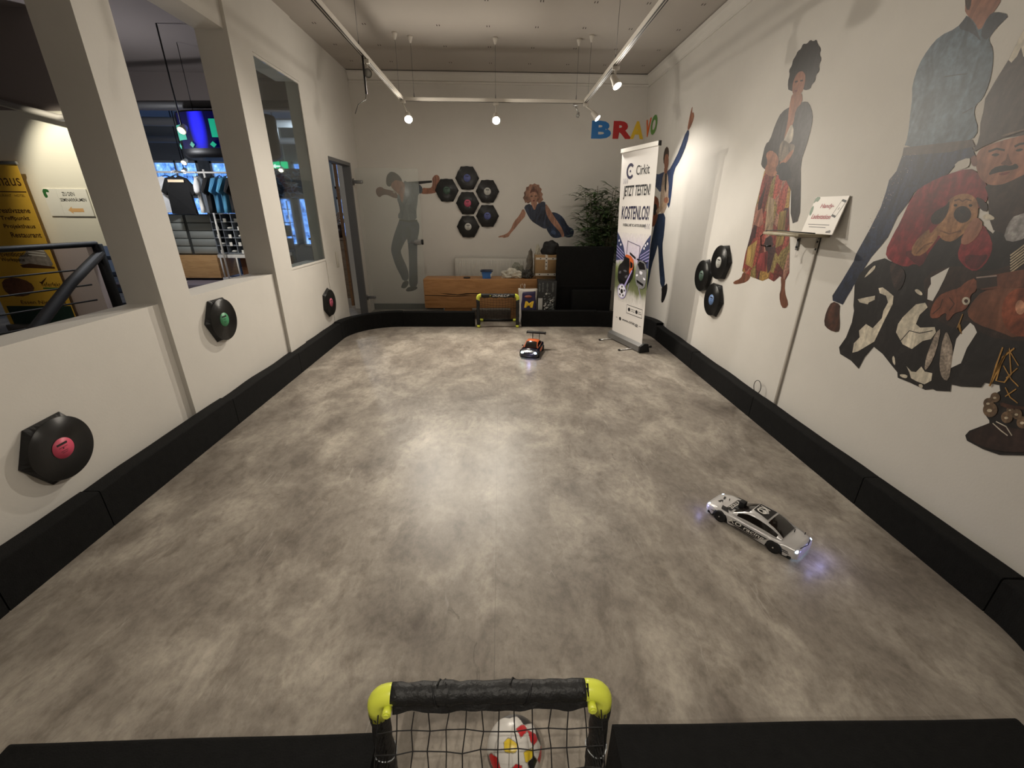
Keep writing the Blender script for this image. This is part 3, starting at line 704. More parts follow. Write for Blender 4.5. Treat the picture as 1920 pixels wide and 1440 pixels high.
# man with a stick across his shoulders (far wall)
Q = lambda pts: Zp(690, 290, 5.335, pts)
decal('man_decal', 'printed sticker of a bowed man in grey denim, stick behind his shoulders', 'wall decal', 1, YF, [
 (BLK, Q([(390, 272), (640, 258), (640, 280), (520, 294), (420, 292)]), 0),
 (SKIND, Q([(80, 390), (78, 350), (100, 325), (135, 322), (165, 345), (230, 355), (290, 380), (300, 432), (268, 438), (195, 402), (150, 402), (112, 432)])),
 (SKIN, Q([(540, 330), (600, 335), (636, 330), (648, 280), (640, 240), (665, 205), (695, 200), (718, 225), (715, 275), (692, 368), (660, 388), (560, 396), (525, 385)])),
 (DENL, Q([(375, 262), (400, 280), (460, 280), (520, 298), (548, 335), (540, 388), (502, 390), (496, 480), (482, 560), (490, 655), (400, 662), (305, 645), (300, 600), (322, 570), (310, 500), (288, 440), (300, 390), (345, 330), (360, 265)])),
 (SKIN, Q([(225, 312), (240, 270), (280, 245), (330, 262), (362, 280), (372, 330), (350, 470), (335, 480), (315, 400), (290, 385), (250, 345)])),
 (HAIRB, Q([(180, 290), (182, 222), (208, 180), (245, 168), (290, 190), (328, 228), (345, 270), (318, 262), (285, 252), (260, 262), (232, 290), (228, 320), (198, 318)])),
 (pm('pale_highlight', (200, 184, 168)), Q([(245, 360), (268, 354), (276, 385), (255, 388)])),
 (pm('shirt_fold', (66, 74, 82)), Q([(350, 480), (362, 470), (420, 380), (430, 400), (370, 500), (345, 640), (335, 640)])),
 (pm('slate_denim', (52, 62, 76), .25, 10), Q([(315, 648), (400, 662), (490, 655), (515, 700), (512, 770), (495, 850), (492, 1000), (498, 1310), (445, 1328), (410, 1310), (412, 1150), (408, 1000), (395, 840), (378, 855), (340, 930), (325, 970), (350, 1040), (385, 1110), (408, 1190), (405, 1255), (350, 1265), (322, 1200), (278, 1120), (235, 985), (229, 930), (260, 800), (300, 690)])),
 (pm('belt', (40, 34, 32)), Q([(312, 645), (400, 658), (492, 650), (494, 664), (400, 674), (310, 660)]), 0),
 (pm('dark_hem', (34, 40, 50)), Q([(412, 1215), (498, 1185), (498, 1312), (445, 1326), (410, 1310)])),
 (BLK, Q([(355, 1265), (405, 1258), (406, 1300), (372, 1340), (335, 1333), (330, 1320)])),
 (BLK, Q([(375, 1352), (410, 1318), (495, 1316), (492, 1345), (440, 1366), (388, 1370)]))])

# reclining woman in a studded denim vest (far wall)
Q = lambda pts: Zp(910, 320, 5.144, pts)
decal('woman_decal', 'printed sticker of a blonde woman leaning on one arm, above the radiator', 'wall decal', 1, YF, [
 (DEN, Q([(630, 405), (660, 400), (700, 412), (752, 450), (800, 540), (850, 562), (856, 600), (838, 640), (790, 646), (760, 632), (690, 652), (640, 642), (605, 595), (585, 550), (615, 500), (640, 470)])),
 (SKINL, Q([(365, 355), (398, 425), (330, 502), (282, 562), (238, 612), (225, 640), (172, 650), (168, 640), (125, 646), (125, 632), (200, 614), (243, 570), (276, 490), (330, 430)])),
 (SKINL, Q([(435, 290), (500, 290), (500, 350), (478, 400), (450, 350)])),
 (pm('studded_denim', (48, 56, 76), .6, 60), Q([(368, 342), (440, 312), (475, 397), (500, 312), (575, 292), (584, 340), (622, 460), (644, 500), (605, 545), (575, 566), (500, 522), (440, 482), (398, 410)])),
 (SKINL, Q([(580, 308), (622, 370), (662, 440), (712, 510), (747, 570), (765, 632), (740, 646), (725, 600), (688, 560), (618, 480), (580, 400)])),
 (pm('curly_hair', (138, 98, 78), .5, 45), Q([(385, 312), (376, 286), (362, 262), (376, 238), (372, 212), (390, 190), (394, 160), (416, 152), (430, 130), (456, 134), (474, 122), (498, 134), (520, 136), (524, 160), (544, 176), (538, 204), (556, 226), (546, 252), (560, 280), (540, 300), (520, 318), (500, 300), (440, 300), (412, 318), (398, 306)]), 0),
 (SKINL, Q([(428, 215), (458, 200), (492, 208), (506, 255), (492, 300), (466, 316), (440, 292), (426, 250)]), 2),
 (EYE_, Q([(436, 242), (456, 242), (456, 250), (436, 251)]), 0), (EYE_, Q([(478, 242), (498, 240), (498, 248), (478, 250)]), 0), (LIP, Q([(455, 285), (480, 285), (474, 296), (460, 296)])),
 (pm('fringe', (108, 66, 50), .4, 40), Q([(425, 225), (440, 180), (490, 172), (512, 225), (490, 208), (458, 202)])),
 (pm('knee_sheen', (66, 86, 120), .2), Q([(625, 590), (660, 570), (690, 600), (660, 625)]), 2)])

# guitar man (right wall)
Q = lambda pts: Zp(1140, 150, 2.88, pts)
decal('guitarist_decal', 'printed sticker of a guitarist in blue pointing upwards, behind the white banner', 'wall decal', 0, 2.0, [
 (SKIN, Q([(458, 138), (453, 180), (463, 172), (466, 205), (440, 268), (427, 270), (438, 210), (449, 160)])),
 (pm('dark_jeans', (30, 44, 68), .25), Q([(262, 725), (312, 715), (303, 830), (292, 900), (302, 1020), (310, 1108), (284, 1125), (276, 1020), (270, 880), (262, 920), (236, 1000), (222, 1080), (208, 1142), (199, 1145), (202, 1050), (218, 960), (238, 850), (256, 760)])),
 (BLK, Q([(200, 1100), (212, 1098), (208, 1146), (198, 1145)])),
 (pm('royal_blue', (38, 58, 96), .25), Q([(240, 490), (266, 513), (300, 497), (328, 490), (350, 450), (385, 380), (425, 268), (442, 275), (426, 345), (392, 430), (354, 490), (345, 600), (330, 700), (318, 665), (300, 560), (284, 610), (268, 590), (243, 560)])),
 (pm('cream_shirt', (170, 148, 128)), Q([(298, 500), (322, 494), (330, 600), (312, 716), (276, 724), (284, 610)])),
 (BLK, Q([(308, 500), (318, 500), (314, 610), (306, 590)]), 0),
 (pm('neck_skin', (150, 98, 74)), Q([(303, 470), (322, 470), (320, 505), (303, 505)])),
 (HAIRB, Q([(297, 440), (303, 380), (318, 356), (329, 375), (328, 420), (310, 470)])),
 (SKIN, Q([(303, 440), (308, 405), (322, 396), (328, 420), (326, 465), (316, 492), (306, 488)])),
 (pm('guitar_wood', (128, 66, 36), .3), Q([(234, 640), (254, 622), (276, 648), (273, 720), (252, 792), (230, 790), (226, 720)])),
 (BLK, Q([(240, 680), (262, 664), (266, 712), (246, 740)])),
 (pm('guitar_neck', (168, 142, 116)), Q([(258, 706), (322, 628), (330, 640), (328, 660), (266, 730)]), 0),
 (SKIN, Q([(300, 640), (322, 628), (326, 660), (306, 668)])),
 (BLK, Q([(288, 1120), (306, 1110), (320, 1094), (320, 1140), (300, 1200), (286, 1204), (290, 1150)]))])

# curly-haired woman in a long coat and patchwork skirt (right wall)
Q = lambda pts: Zp(1360, 60, 2.667, pts)
PATCH = patchwork_material()
hair = [(315, 300), (312, 250), (322, 215), (318, 190), (332, 170), (338, 140), (352, 120), (362, 95), (378, 85), (388, 58), (408, 60), (425, 38), (440, 48), (455, 36), (462, 62), (480, 85), (470, 110), (482, 135), (468, 165), (472, 195), (452, 215), (450, 245), (432, 262), (425, 285), (400, 292), (388, 285)]
decal('woman_decal', 'printed sticker of a barefoot woman in a dark coat and patchwork skirt', 'wall decal', 0, 2.0, [
 (SKIND, Q([(88, 1200), (78, 1232), (40, 1248), (40, 1260), (60, 1262), (108, 1250), (128, 1222), (118, 1195)])),
 (SKIND, Q([(276, 1220), (300, 1225), (296, 1300), (316, 1358), (304, 1382), (280, 1378), (268, 1320), (280, 1280)])),
 (PATCH, Q([(195, 695), (330, 735), (318, 880), (322, 1080), (319, 1205), (300, 1240), (272, 1222), (242, 1248), (215, 1232), (185, 1245), (130, 1225), (84, 1196), (100, 1110), (130, 1000), (150, 880), (175, 780)]), 0),
 (pm('dark_patch', (50, 32, 34), .3, 20), Q([(190, 1040), (235, 1010), (240, 1080), (205, 1110)])), (pm('floral_red', (120, 44, 44), .6, 70), Q([(165, 1110), (212, 1095), (205, 1200), (155, 1190)]), 0),
 (pm('floral_ochre', (150, 122, 66), .6, 70), Q([(112, 1075), (160, 1040), (135, 1180), (100, 1160)]), 0), (pm('rose_panel', (150, 100, 84), .3, 50), Q([(150, 900), (185, 880), (190, 960), (170, 975), (145, 965)]), 0),
 (pm('floral_pale', (148, 126, 100), .6, 80), Q([(215, 820), (245, 835), (238, 1000), (195, 1010)]), 0), (pm('floral_gold', (140, 116, 60), .6, 80), Q([(270, 900), (306, 890), (290, 1060), (250, 1080)]), 0),
 (pm('charcoal_coat', (54, 50, 50), .2), Q([(330, 370), (280, 400), (250, 460), (222, 545), (200, 560), (182, 640), (178, 668), (200, 690), (330, 740), (325, 962), (372, 942), (377, 790), (376, 650), (405, 570), (432, 470), (438, 410), (418, 352), (392, 346)])),
 (SKIN, Q([(335, 300), (382, 300), (386, 352), (352, 385), (340, 460), (306, 545), (290, 545), (312, 450), (318, 380)])),
 (pm('cream_top', (176, 164, 148)), Q([(332, 452), (302, 518), (288, 550), (330, 560), (344, 500)])),
 (hairm := pm('black_curls', (36, 30, 28), .4, 60), Q(hair), 1),
 (SKIN, Q([(340, 245), (358, 205), (385, 192), (402, 215), (398, 260), (385, 300), (362, 325), (340, 318), (333, 285)]), 2),
 (EYE_, Q([(348, 246), (362, 242), (362, 250), (348, 254)]), 0), (EYE_, Q([(374, 240), (388, 238), (388, 246), (374, 248)]), 0), (LIP, Q([(346, 292), (362, 290), (358, 299), (348, 300)])),
 (SKIN, Q([(200, 610), (228, 588), (262, 615), (268, 650), (250, 690), (262, 705), (240, 726), (208, 716), (194, 690), (214, 650)])),
 (pm('posy', (112, 98, 84), .5, 60), Q([(262, 605), (280, 548), (300, 540), (318, 560), (352, 562), (338, 610), (300, 640), (272, 655)])),
 (SKIN, Q([(268, 655), (292, 640), (330, 590), (345, 592), (318, 640), (284, 668)])),
 (pm('navy_cuff', (40, 40, 46)), Q([(264, 700), (272, 655), (300, 650), (330, 690), (325, 740), (270, 745)]))])

# large group sticker by the camera: denim man, moustached man in red, crouching figure in hides
q7 = lambda pts: Zp(1560, 0, 3.272, pts)
q8 = lambda pts: Zp(1530, 420, 3.2, pts)
def disc8(x, y, r, ry=None): return q8([(x+r*math.cos(a*PI/6), y+(ry or r)*math.sin(a*PI/6)) for a in range(12)])
BELL = pm('brass_bell', (104, 82, 60), .4, 20); BELLH = pm('bell_glint', (190, 176, 150)); LACE = pm('yellow_lace', (176, 130, 60)); RED = pm('red_cloth', (124, 26, 34), .22, 5); HIDE = pm('dark_hide', (24, 20, 20), .3, 10); WARMD = pm('warm_dark', (44, 28, 22), .3, 5)
HAT = pm('hat_brown', (62, 50, 44), .15, 3); WPAINT = WALL
def stroke(pts, w):
    """thin band along a line of pixels"""
    L_, R_ = [], []
    for i, p in enumerate(pts):
        a = pts[max(i-1, 0)]; b = pts[min(i+1, len(pts)-1)]; d = math.hypot(b[0]-a[0], b[1]-a[1]) or 1
        nx, ny = -(b[1]-a[1])/d*w, (b[0]-a[0])/d*w
        L_.append((p[0]+nx, p[1]+ny)); R_.append((p[0]-nx, p[1]-ny))
    return L_+R_[::-1]
random.seed(3)
studs = []
for _ in range(46):
    t = random.random(); x = 470-t*250+random.uniform(-40, 60)*(1-t*.6); y = 950+t*460+random.uniform(-20, 20)
    studs.append((EYEW, q7([(x-2.5, y), (x, y-2.5), (x+2.5, y), (x, y+2.5)]), 0))
LG = [
 (HAT, q7([(1178, 175), (1080, 370), (1000, 500), (940, 605), (925, 700), (960, 860), (1178, 830), (1600, 700), (1600, -250), (1400, -200)]), 0),
 (BONE, q7([(1178, 175), (1083, 368), (1100, 385), (1135, 345), (1160, 290), (1175, 350), (1240, 250), (1400, 180), (1400, -200)]), 0),
 (SKIN, q7([(830, 95), (812, 60), (830, -40), (850, -170), (920, -230), (1000, -200), (1045, -90), (1040, 0), (1000, 65), (975, 90), (905, 200), (868, 130)])),
 (HAIRB, q7([(820, 60), (812, -60), (840, -190), (920, -250), (1010, -220), (1050, -90), (1030, -60), (990, -150), (900, -160), (862, -60), (850, 60)])),
 (DENF, q7([(765, 172), (815, 112), (826, 92), (872, 130), (905, 200), (960, 95), (1000, 70), (1092, 90), (1030, 150), (985, 200), (958, 245), (990, 300), (985, 420), (962, 520), (925, 605), (880, 645), (870, 700), (900, 800), (860, 860), (740, 872), (640, 884), (440, 908), (465, 840), (480, 700), (492, 600), (492, 520), (530, 400), (590, 300), (660, 220)])),
 (pm('collar_blue', (46, 52, 60), .2), q7([(765, 172), (815, 112), (826, 92), (872, 140), (900, 215), (920, 262), (860, 200)])), (pm('collar_blue', (46, 52, 60), .2), q7([(905, 210), (960, 95), (1000, 70), (1092, 90), (1030, 150), (985, 200), (945, 250)])),
 (pm('seam_line', (40, 40, 42)), stroke(q7([(690, 470), (760, 460), (830, 452)]), .9), 0), (pm('seam_line', (40, 40, 42)), stroke(q7([(800, 695), (830, 680), (862, 660)]), .9), 0),
 (pm('belt_band', (70, 56, 50)), q7([(440, 905), (640, 882), (860, 856), (880, 900), (720, 935), (560, 948), (430, 958)]), 0),
 (pm('starry_denim', (24, 36, 62), .4, 30), q7([(430, 956), (560, 946), (720, 933), (860, 900), (880, 960), (760, 1010), (700, 1080), (590, 1130), (505, 1180), (470, 1240), (400, 1330), (368, 1440)])[:-1]+q8([(430, 80), (390, 130), (330, 200), (280, 280), (240, 350), (190, 430), (160, 484), (100, 460), (98, 430), (150, 350), (225, 225), (240, 180), (290, 90)])+q7([(235, 1400), (300, 1270), (330, 1180), (350, 1105), (395, 1050)]), 0)] + studs + [
 (BRN, q8([(97, 462), (62, 520), (45, 600), (75, 635), (130, 652), (143, 620), (138, 520), (145, 482)])),
 (HIDE, q8([(232, 360), (262, 300), (290, 268), (345, 225), (412, 205), (450, 225), (560, 230), (630, 200), (720, 110), (740, -60), (900, -60), (1060, 60), (1100, 0), (1140, -200), (1500, -260), (1500, 1395), (1248, 1388), (1100, 1385), (1000, 1350), (905, 1300), (895, 1268), (920, 1240), (1040, 1195), (1040, 1180), (1005, 1130), (1008, 1080), (1045, 1040), (1105, 1000), (1100, 965), (1010, 952), (990, 980), (870, 975), (810, 962), (805, 1004), (720, 1000), (700, 990), (655, 995), (560, 950), (490, 922), (488, 890), (455, 850), (400, 780), (345, 735), (290, 800), (255, 868), (210, 820), (145, 780), (138, 740), (180, 680), (215, 590), (228, 520), (218, 440)]), 0),
 (WARMD, q8([(640, 300), (860, 240), (1000, 300), (1300, 200), (1500, 200), (1500, 700), (1110, 700), (960, 640), (900, 560), (850, 640), (700, 560), (660, 470)])),
 (HAT, q7([(850, 945), (950, 885), (1178, 800), (1500, 700), (1500, 560), (1178, 590), (1060, 600), (960, 640), (912, 720), (905, 860)])),
 (pm('hat_band', (110, 90, 74)), stroke(q7([(1040, 835), (1110, 815), (1178, 795), (1300, 770)]), 1.6), 0),
 (WPAINT, q7([(750, 1000), (845, 962), (848, 1000), (830, 1032), (760, 1042)])),
 (RED, q7([(500, 1182), (590, 1120), (700, 1072), (835, 1030), (900, 1060), (960, 1150), (950, 1250), (860, 1300), (790, 1330), (640, 1400)])[:-1]+q8([(700, 130), (630, 262), (590, 235), (540, 262), (440, 222), (412, 170), (470, 50), (500, 0)])),
 (RED, q8([(870, 110), (930, 30), (1000, -10), (1058, 100), (1056, 170), (1010, 250), (950, 290), (885, 250), (845, 195)])),
 (pm('red_fold', (84, 18, 26), .2), q8([(520, 170), (600, 150), (680, 170), (630, 262), (590, 235)])), (pm('red_fold', (84, 18, 26), .2), q8([(900, 180), (980, 190), (1040, 180), (1000, 245), (950, 280), (890, 240)])),
 (WARMD, q7([(930, 1130), (1040, 1130), (1178, 1000), (1500, 900), (1500, 1500), (1000, 1440), (960, 1330), (960, 1200)])),
 (SKIN, q7([(880, 960), (915, 905), (1040, 862), (1178, 828), (1290, 800), (1320, 900), (1290, 1020), (1178, 1070), (1100, 1110), (1040, 1134), (962, 1138), (905, 1092), (884, 1030)]), 2),
 (pm('ear', (118, 70, 54)), q7([(850, 960), (885, 950), (895, 1010), (870, 1025), (852, 1000)])),
 (pm('brow', (38, 24, 20)), stroke(q7([(960, 930), (1010, 912), (1060, 922)]), 2), 0), (pm('brow', (38, 24, 20)), stroke(q7([(1120, 900), (1150, 884), (1178, 880), (1230, 884)]), 2), 0),
 (EYE_, q7([(972, 952), (1000, 938), (1034, 946), (1005, 962)])), (EYE_, q7([(1120, 925), (1148, 910), (1178, 914), (1150, 932)])),
 (pm('nose_shade', (104, 62, 48)), q7([(1078, 930), (1092, 985), (1110, 1005), (1080, 1018), (1030, 1008), (1048, 990), (1068, 980)])),
 (pm('moustache', (30, 20, 18), .3, 40), q7([(955, 1078), (985, 1030), (1050, 1012), (1100, 1018), (1130, 1000), (1150, 1030), (1100, 1044), (1050, 1052), (1000, 1062)])),
 (LIP, q7([(1010, 1070), (1060, 1056), (1100, 1052), (1060, 1078)])),
 (TAN, q7([(600, 1440), (640, 1390), (690, 1340), (700, 1290), (712, 1230), (760, 1196), (820, 1186), (868, 1200), (900, 1250), (892, 1330), (872, 1390), (830, 1430)])[:-1]+q8([(880, 60), (820, 108), (760, 100), (735, 60), (720, 100), (640, 190), (570, 190), (580, 120), (680, 20)])),
 (pm('dog_dark', (44, 28, 22), .4, 30), q7([(604, 1330), (640, 1290), (700, 1262), (722, 1226), (716, 1290), (690, 1345), (650, 1380), (610, 1372)])),
 (pm('dog_dark', (44, 28, 22), .4, 30), q7([(880, 1206), (925, 1222), (958, 1262), (950, 1300), (915, 1290), (896, 1250)])),
 (pm('dog_muzzle', (34, 22, 20), .4, 40), q7([(748, 1300), (770, 1272), (800, 1262), (834, 1272), (856, 1304), (850, 1340), (826, 1362), (790, 1370), (760, 1350), (746, 1326)])),
 (pm('dog_wrinkle', (96, 62, 40), .3, 20), stroke(q7([(750, 1232), (780, 1222), (800, 1236), (824, 1222), (856, 1232)]), 1.3), 0),
 (BLK, q7([(744, 1256), (764, 1250), (770, 1264), (752, 1270)])), (BLK, q7([(836, 1254), (858, 1252), (862, 1266), (842, 1270)])),
 (BLK, q7([(786, 1286), (814, 1284), (820, 1300), (802, 1312), (784, 1302)])), (pm('dog_fold', (112, 72, 46), .3, 20), stroke(q8([(600, 180), (650, 130), (700, 110)]), 1.2), 0), (pm('dog_fold', (112, 72, 46), .3, 20), stroke(q8([(745, 40), (800, 60), (870, 40)]), 1.2), 0),
 (BONE, q7([(922, 1322), (960, 1310), (1000, 1334), (988, 1352), (930, 1345)])), (SKIN, q8([(905, 20), (960, -50), (1010, 0), (960, 90), (900, 130), (860, 110)])),
 (pm('grey_cloth', (128, 124, 122), .4, 12), q8([(1122, 95), (1150, 0), (1200, -60), (1500, -120), (1500, 60), (1300, 60), (1200, 110)]))]
for i in range(7): LG.append((pm('bone_pipe', (176, 160, 132)), stroke(q8([(1165, 190+i*17), (1248, 128+i*17), (1420, 10+i*17)]), 1.3), 0))
LG += [
 (WPAINT, q8([(688, 322), (800, 260), (770, 330), (735, 400), (700, 462), (668, 452), (672, 390), (690, 360)]), 0),
 (WPAINT, q8([(925, 592), (948, 610), (966, 650), (905, 745), (870, 835), (800, 868), (822, 780), (842, 690), (880, 640)]), 0),
 (WPAINT, q8([(232, 362), (228, 440), (222, 520), (216, 470), (220, 380)]), 0),
 (BONE, q8([(250, 452), (300, 440), (355, 430), (352, 455), (318, 470), (310, 482), (262, 470)]), 0),
 (BONE, q8([(375, 385), (400, 380), (430, 402), (465, 432), (460, 480), (400, 600), (350, 705), (300, 735), (250, 765), (218, 772), (228, 715), (262, 680), (258, 640), (300, 600), (340, 625), (395, 565), (405, 520), (432, 470), (420, 430), (382, 415)]), 0),
 (BONE, q8([(285, 325), (335, 260), (360, 245), (350, 275), (310, 310)])),
 (BONE, q8([(600, 482), (655, 472), (670, 500), (622, 545), (600, 600), (625, 622), (712, 618), (720, 650), (690, 690), (640, 702), (575, 750), (520, 722), (480, 650), (492, 600), (520, 560), (560, 520)]), 0),
 (BLK, stroke(q8([(508, 700), (560, 640), (620, 655), (700, 640)]), .8), 0),
 (BONE, q8([(542, 852), (572, 885), (600, 888), (632, 855), (652, 885), (698, 895), (692, 940), (650, 962), (600, 942), (570, 925), (560, 890)]), 0),
 (BONE, q8([(500, 900), (550, 905), (545, 928), (508, 918)])), (BONE, q8([(455, 800), (470, 788), (478, 850), (462, 838)])), (BONE, q8([(615, 960), (640, 962), (640, 985), (618, 980)])),
 (BONE, q8([(588, 395), (612, 390), (640, 415), (636, 430), (608, 420)])),
 (pm('curly_fringe', (52, 36, 32), .5, 60), q8([(440, 225), (500, 250), (538, 290), (530, 350), (500, 400), (470, 390), (450, 320)])),
 (pm('feather', (150, 136, 122), .35, 30), q8([(752, 625), (722, 760), (684, 850), (648, 885), (660, 800), (690, 720), (720, 650)])),
 (pm('feather', (150, 136, 122), .35, 30), q8([(782, 640), (802, 680), (822, 745), (815, 830), (796, 942), (758, 930), (738, 860), (748, 760), (762, 690)])),
 (SKIND, q8([(935, 470), (1000, 400), (1110, 385), (1300, 380), (1500, 400), (1500, 600), (1200, 690), (1110, 650), (960, 600), (900, 540)])),
 (pm('knee', (128, 62, 34), .25, 4), disc8(1235, 530, 125, 150), 1), (pm('knee_shine', (184, 130, 100), .2, 4), disc8(1225, 500, 30, 45), 2),
 (pm('forearm', (104, 58, 38), .2), q8([(960, 320), (1100, 298), (1248, 272), (1500, 240), (1500, 370), (1110, 385), (965, 400)])),
 (pm('hand_brown', (128, 70, 46), .2), q8([(700, 482), (735, 430), (800, 400), (860, 385), (900, 345), (962, 320), (966, 400), (925, 425), (925, 470), (890, 522), (830, 532), (796, 582), (778, 575), (785, 530), (750, 545), (740, 562), (690, 568), (682, 540)])),
 (pm('hand_shade', (72, 38, 26)), stroke(q8([(800, 440), (830, 480), (800, 520)]), 1), 0), (pm('hand_shade', (72, 38, 26)), stroke(q8([(760, 450), (745, 500), (700, 540)]), 1), 0),
 (pm('cuff', (52, 36, 30)), q8([(962, 325), (1085, 315), (1088, 372), (965, 392)]), 0), (EYEW, stroke(q8([(962, 322), (1085, 310)]), 1.3), 0),
 (BONE, disc8(900, 462, 25), 1), (BRN, disc8(900, 462, 12), 1),
 (LACE, stroke(q8([(1120, 740), (1080, 850), (1045, 970), (1040, 975), (1100, 860), (1160, 745), (1170, 900), (1130, 950), (1080, 940), (1120, 800), (1190, 745)]), 1.5), 0),
 (LACE, stroke(q8([(1125, 850), (1170, 930), (1215, 975)]), 1), 0), (LACE, stroke(q8([(1208, 865), (1140, 925)]), 1), 0), (LACE, stroke(q8([(1160, 760), (1215, 850)]), 1), 0), (LACE, stroke(q8([(1135, 980), (1165, 1040), (1210, 1075)]), 1), 0), (LACE, stroke(q8([(1200, 990), (1135, 1035)]), 1), 0),
 (LACE, stroke(q8([(880, 540), (845, 630), (862, 600), (872, 660)]), 1), 0)]
for (x, y, r) in ((1075, 1040, 30), (1045, 1115, 45), (1035, 1075, 32), (1145, 1160, 36), (1205, 1140, 32), (1240, 1190, 38), (1290, 1130, 34), (1165, 1115, 22)):
    LG.append((BELL, disc8(x, y, r), 1)); LG.append((BELLH, disc8(x-r*.1, y+r*.1, r*.35, r*.22), 1))
LG += [(BRN, q8([(1100, 1065), (1180, 1090), (1248, 1095), (1400, 1110), (1400, 1130), (1240, 1115), (1110, 1100)])),
 (pm('boot', (48, 30, 26), .25, 8), q8([(925, 1245), (1000, 1215), (1045, 1190), (1248, 1240), (1500, 1260), (1500, 1372), (1248, 1370), (1100, 1365), (1000, 1335), (910, 1290)])),
 (BONE, stroke(q8([(1080, 1185), (1140, 1215), (1175, 1270)]), 1), 0), (BONE, stroke(q8([(1060, 1195), (1110, 1240), (1150, 1270)]), 1), 0)]
decal('group_decal', 'huge printed sticker of several men, one moustached in red holding a dog', 'wall decal', 0, 2.0, LG)

# multicoloured wall lettering across the far right corner
bl = thing('wall_lettering', 'big multicoloured letters stuck across the far right corner of the room', 'lettering', (1.7, YF, 2.39))
def letter(ch, c, O, U, w, h, **k):
    mb = MB(); mb.keepn = True; mb.text(ch, O, U, Z, w, h, bold=.05, **k); o = mb.build('letter', mat('letter_%s' % ch, c, .45), bl, world=True)
    o['label'] = {'B': 'blue letter', 'R': 'red letter', 'A': 'yellow letter', 'V': 'orange letter', 'O': 'green letter'}[ch]
letter('B', (30, 110, 180), (1.265, YF-.002, 2.39), X, .275, .215)
letter('R', (176, 32, 32), (1.565, YF-.002, 2.39), X, .275, .215)
letter('A', (224, 188, 50), (1.808, YF-.003, 2.39), X, .187, .215)
letter('V', (222, 96, 34), (1.997, 6.64, 2.39), (0, -1, 0), .22, .215)
letter('O', (84, 140, 62), (1.9965, 6.42, 2.385), (0, -1, 0), .25, .225)
# ------------------------------------------------------------------ foam barriers round the arena
def rprof(w, h, r=.010):
    P = [(0, 0)]
    for k in range(4): a = PI-k*PI/6; P.append((r+r*math.cos(a), h-r+r*math.sin(a)))
    for k in range(4): a = PI/2-k*PI/6; P.append((w-r+r*math.cos(a), h-r+r*math.sin(a)))
    P.append((w, 0)); return P
def barrier(label, path, w=.09, h=.20, seed=0, grp='black foam barriers round the arena'):
    mb = MB(); sweep(mb, path, rprof(w, h), wob=.007, seed=seed); o = mb.build('foam_barrier', BLACK, smooth=False); tag(o, label, 'barrier', grp); return o
def line(a, b, n=10): return [(a[0]+(b[0]-a[0])*i/n, a[1]+(b[1]-a[1])*i/n) for i in range(n+1)]
def arc(cx, cy, r, a0, a1, n=14): return [(cx+r*math.cos(math.radians(a0+(a1-a0)*i/n)), cy+r*math.sin(math.radians(a0+(a1-a0)*i/n))) for i in range(n+1)]
XR, XL, YN, YFB, HR, HL = 1.90, -1.905, .68, 5.60, .172, .205
barrier('black foam barrier along the right wall, nearest straight piece beside the silver car', line((XR, 1.16), (XR, 1.815)), .09, HR, 1)
barrier('black foam barrier along the right wall, below the cow-hide part of the group sticker', line((XR, 1.82), (XR, 2.86)), .09, HR, 2)
barrier('black foam barrier along the right wall, from the cable loop to below the wall records', line((XR, 2.865), (XR, 3.95)), .09, HR-.004, 3)
barrier('black foam barrier along the right wall, farthest straight piece next to the white banner', line((XR, 3.955), (XR, 5.0)), .09, HR, 4)
barrier('curved black foam barrier in the far right corner behind the white banner', arc(1.30, 5.0, .60, 0, 90), .09, HL, 5)
barrier('black foam barrier on the far side, right of the small goal', line((1.30, YFB), (.285, YFB)), .09, HL+.01, 6)
barrier('black foam barrier on the far side, left of the small goal', line((-.345, YFB), (-1.30, YFB)), .09, HL-.005, 7)
barrier('curved black foam barrier in the far left corner by the doorway', arc(-1.305, 5.0, .60, 90, 180), .09, HL, 8)
barrier('black foam barrier along the left wall, farthest straight piece under the small record', line((XL, 4.995), (XL, 3.86)), .09, HL-.004, 9)
barrier('black foam barrier along the left wall, under the green-labelled record', line((XL, 3.855), (XL, 2.80)), .09, HL, 10)
barrier('black foam barrier along the left wall, past the large red-labelled record', line((XL, 2.795), (XL, 1.72)), .09, HL+.003, 11)
barrier('black foam barrier along the left wall, nearest straight piece at the picture edge', line((XL, 1.715), (XL, 1.24)), .09, HL, 12)
barrier('curved black foam barrier in the near left corner at the picture edge', arc(-1.405, 1.235, .50, 180, 232), .09, HL, 13)
barrier('black foam barrier on the near side, left of the goal with the ball', line((-1.24, YN), (-.320, YN+.005)), .13, .20, 14)
barrier('black foam barrier on the near side, right of the goal with the ball', line((.292, YN+.01), (1.38, YN)), .13, .20, 15)
barrier('curved black foam barrier in the near right corner', arc(1.40, 1.155, .50, -68, 0), .09, HR, 16)

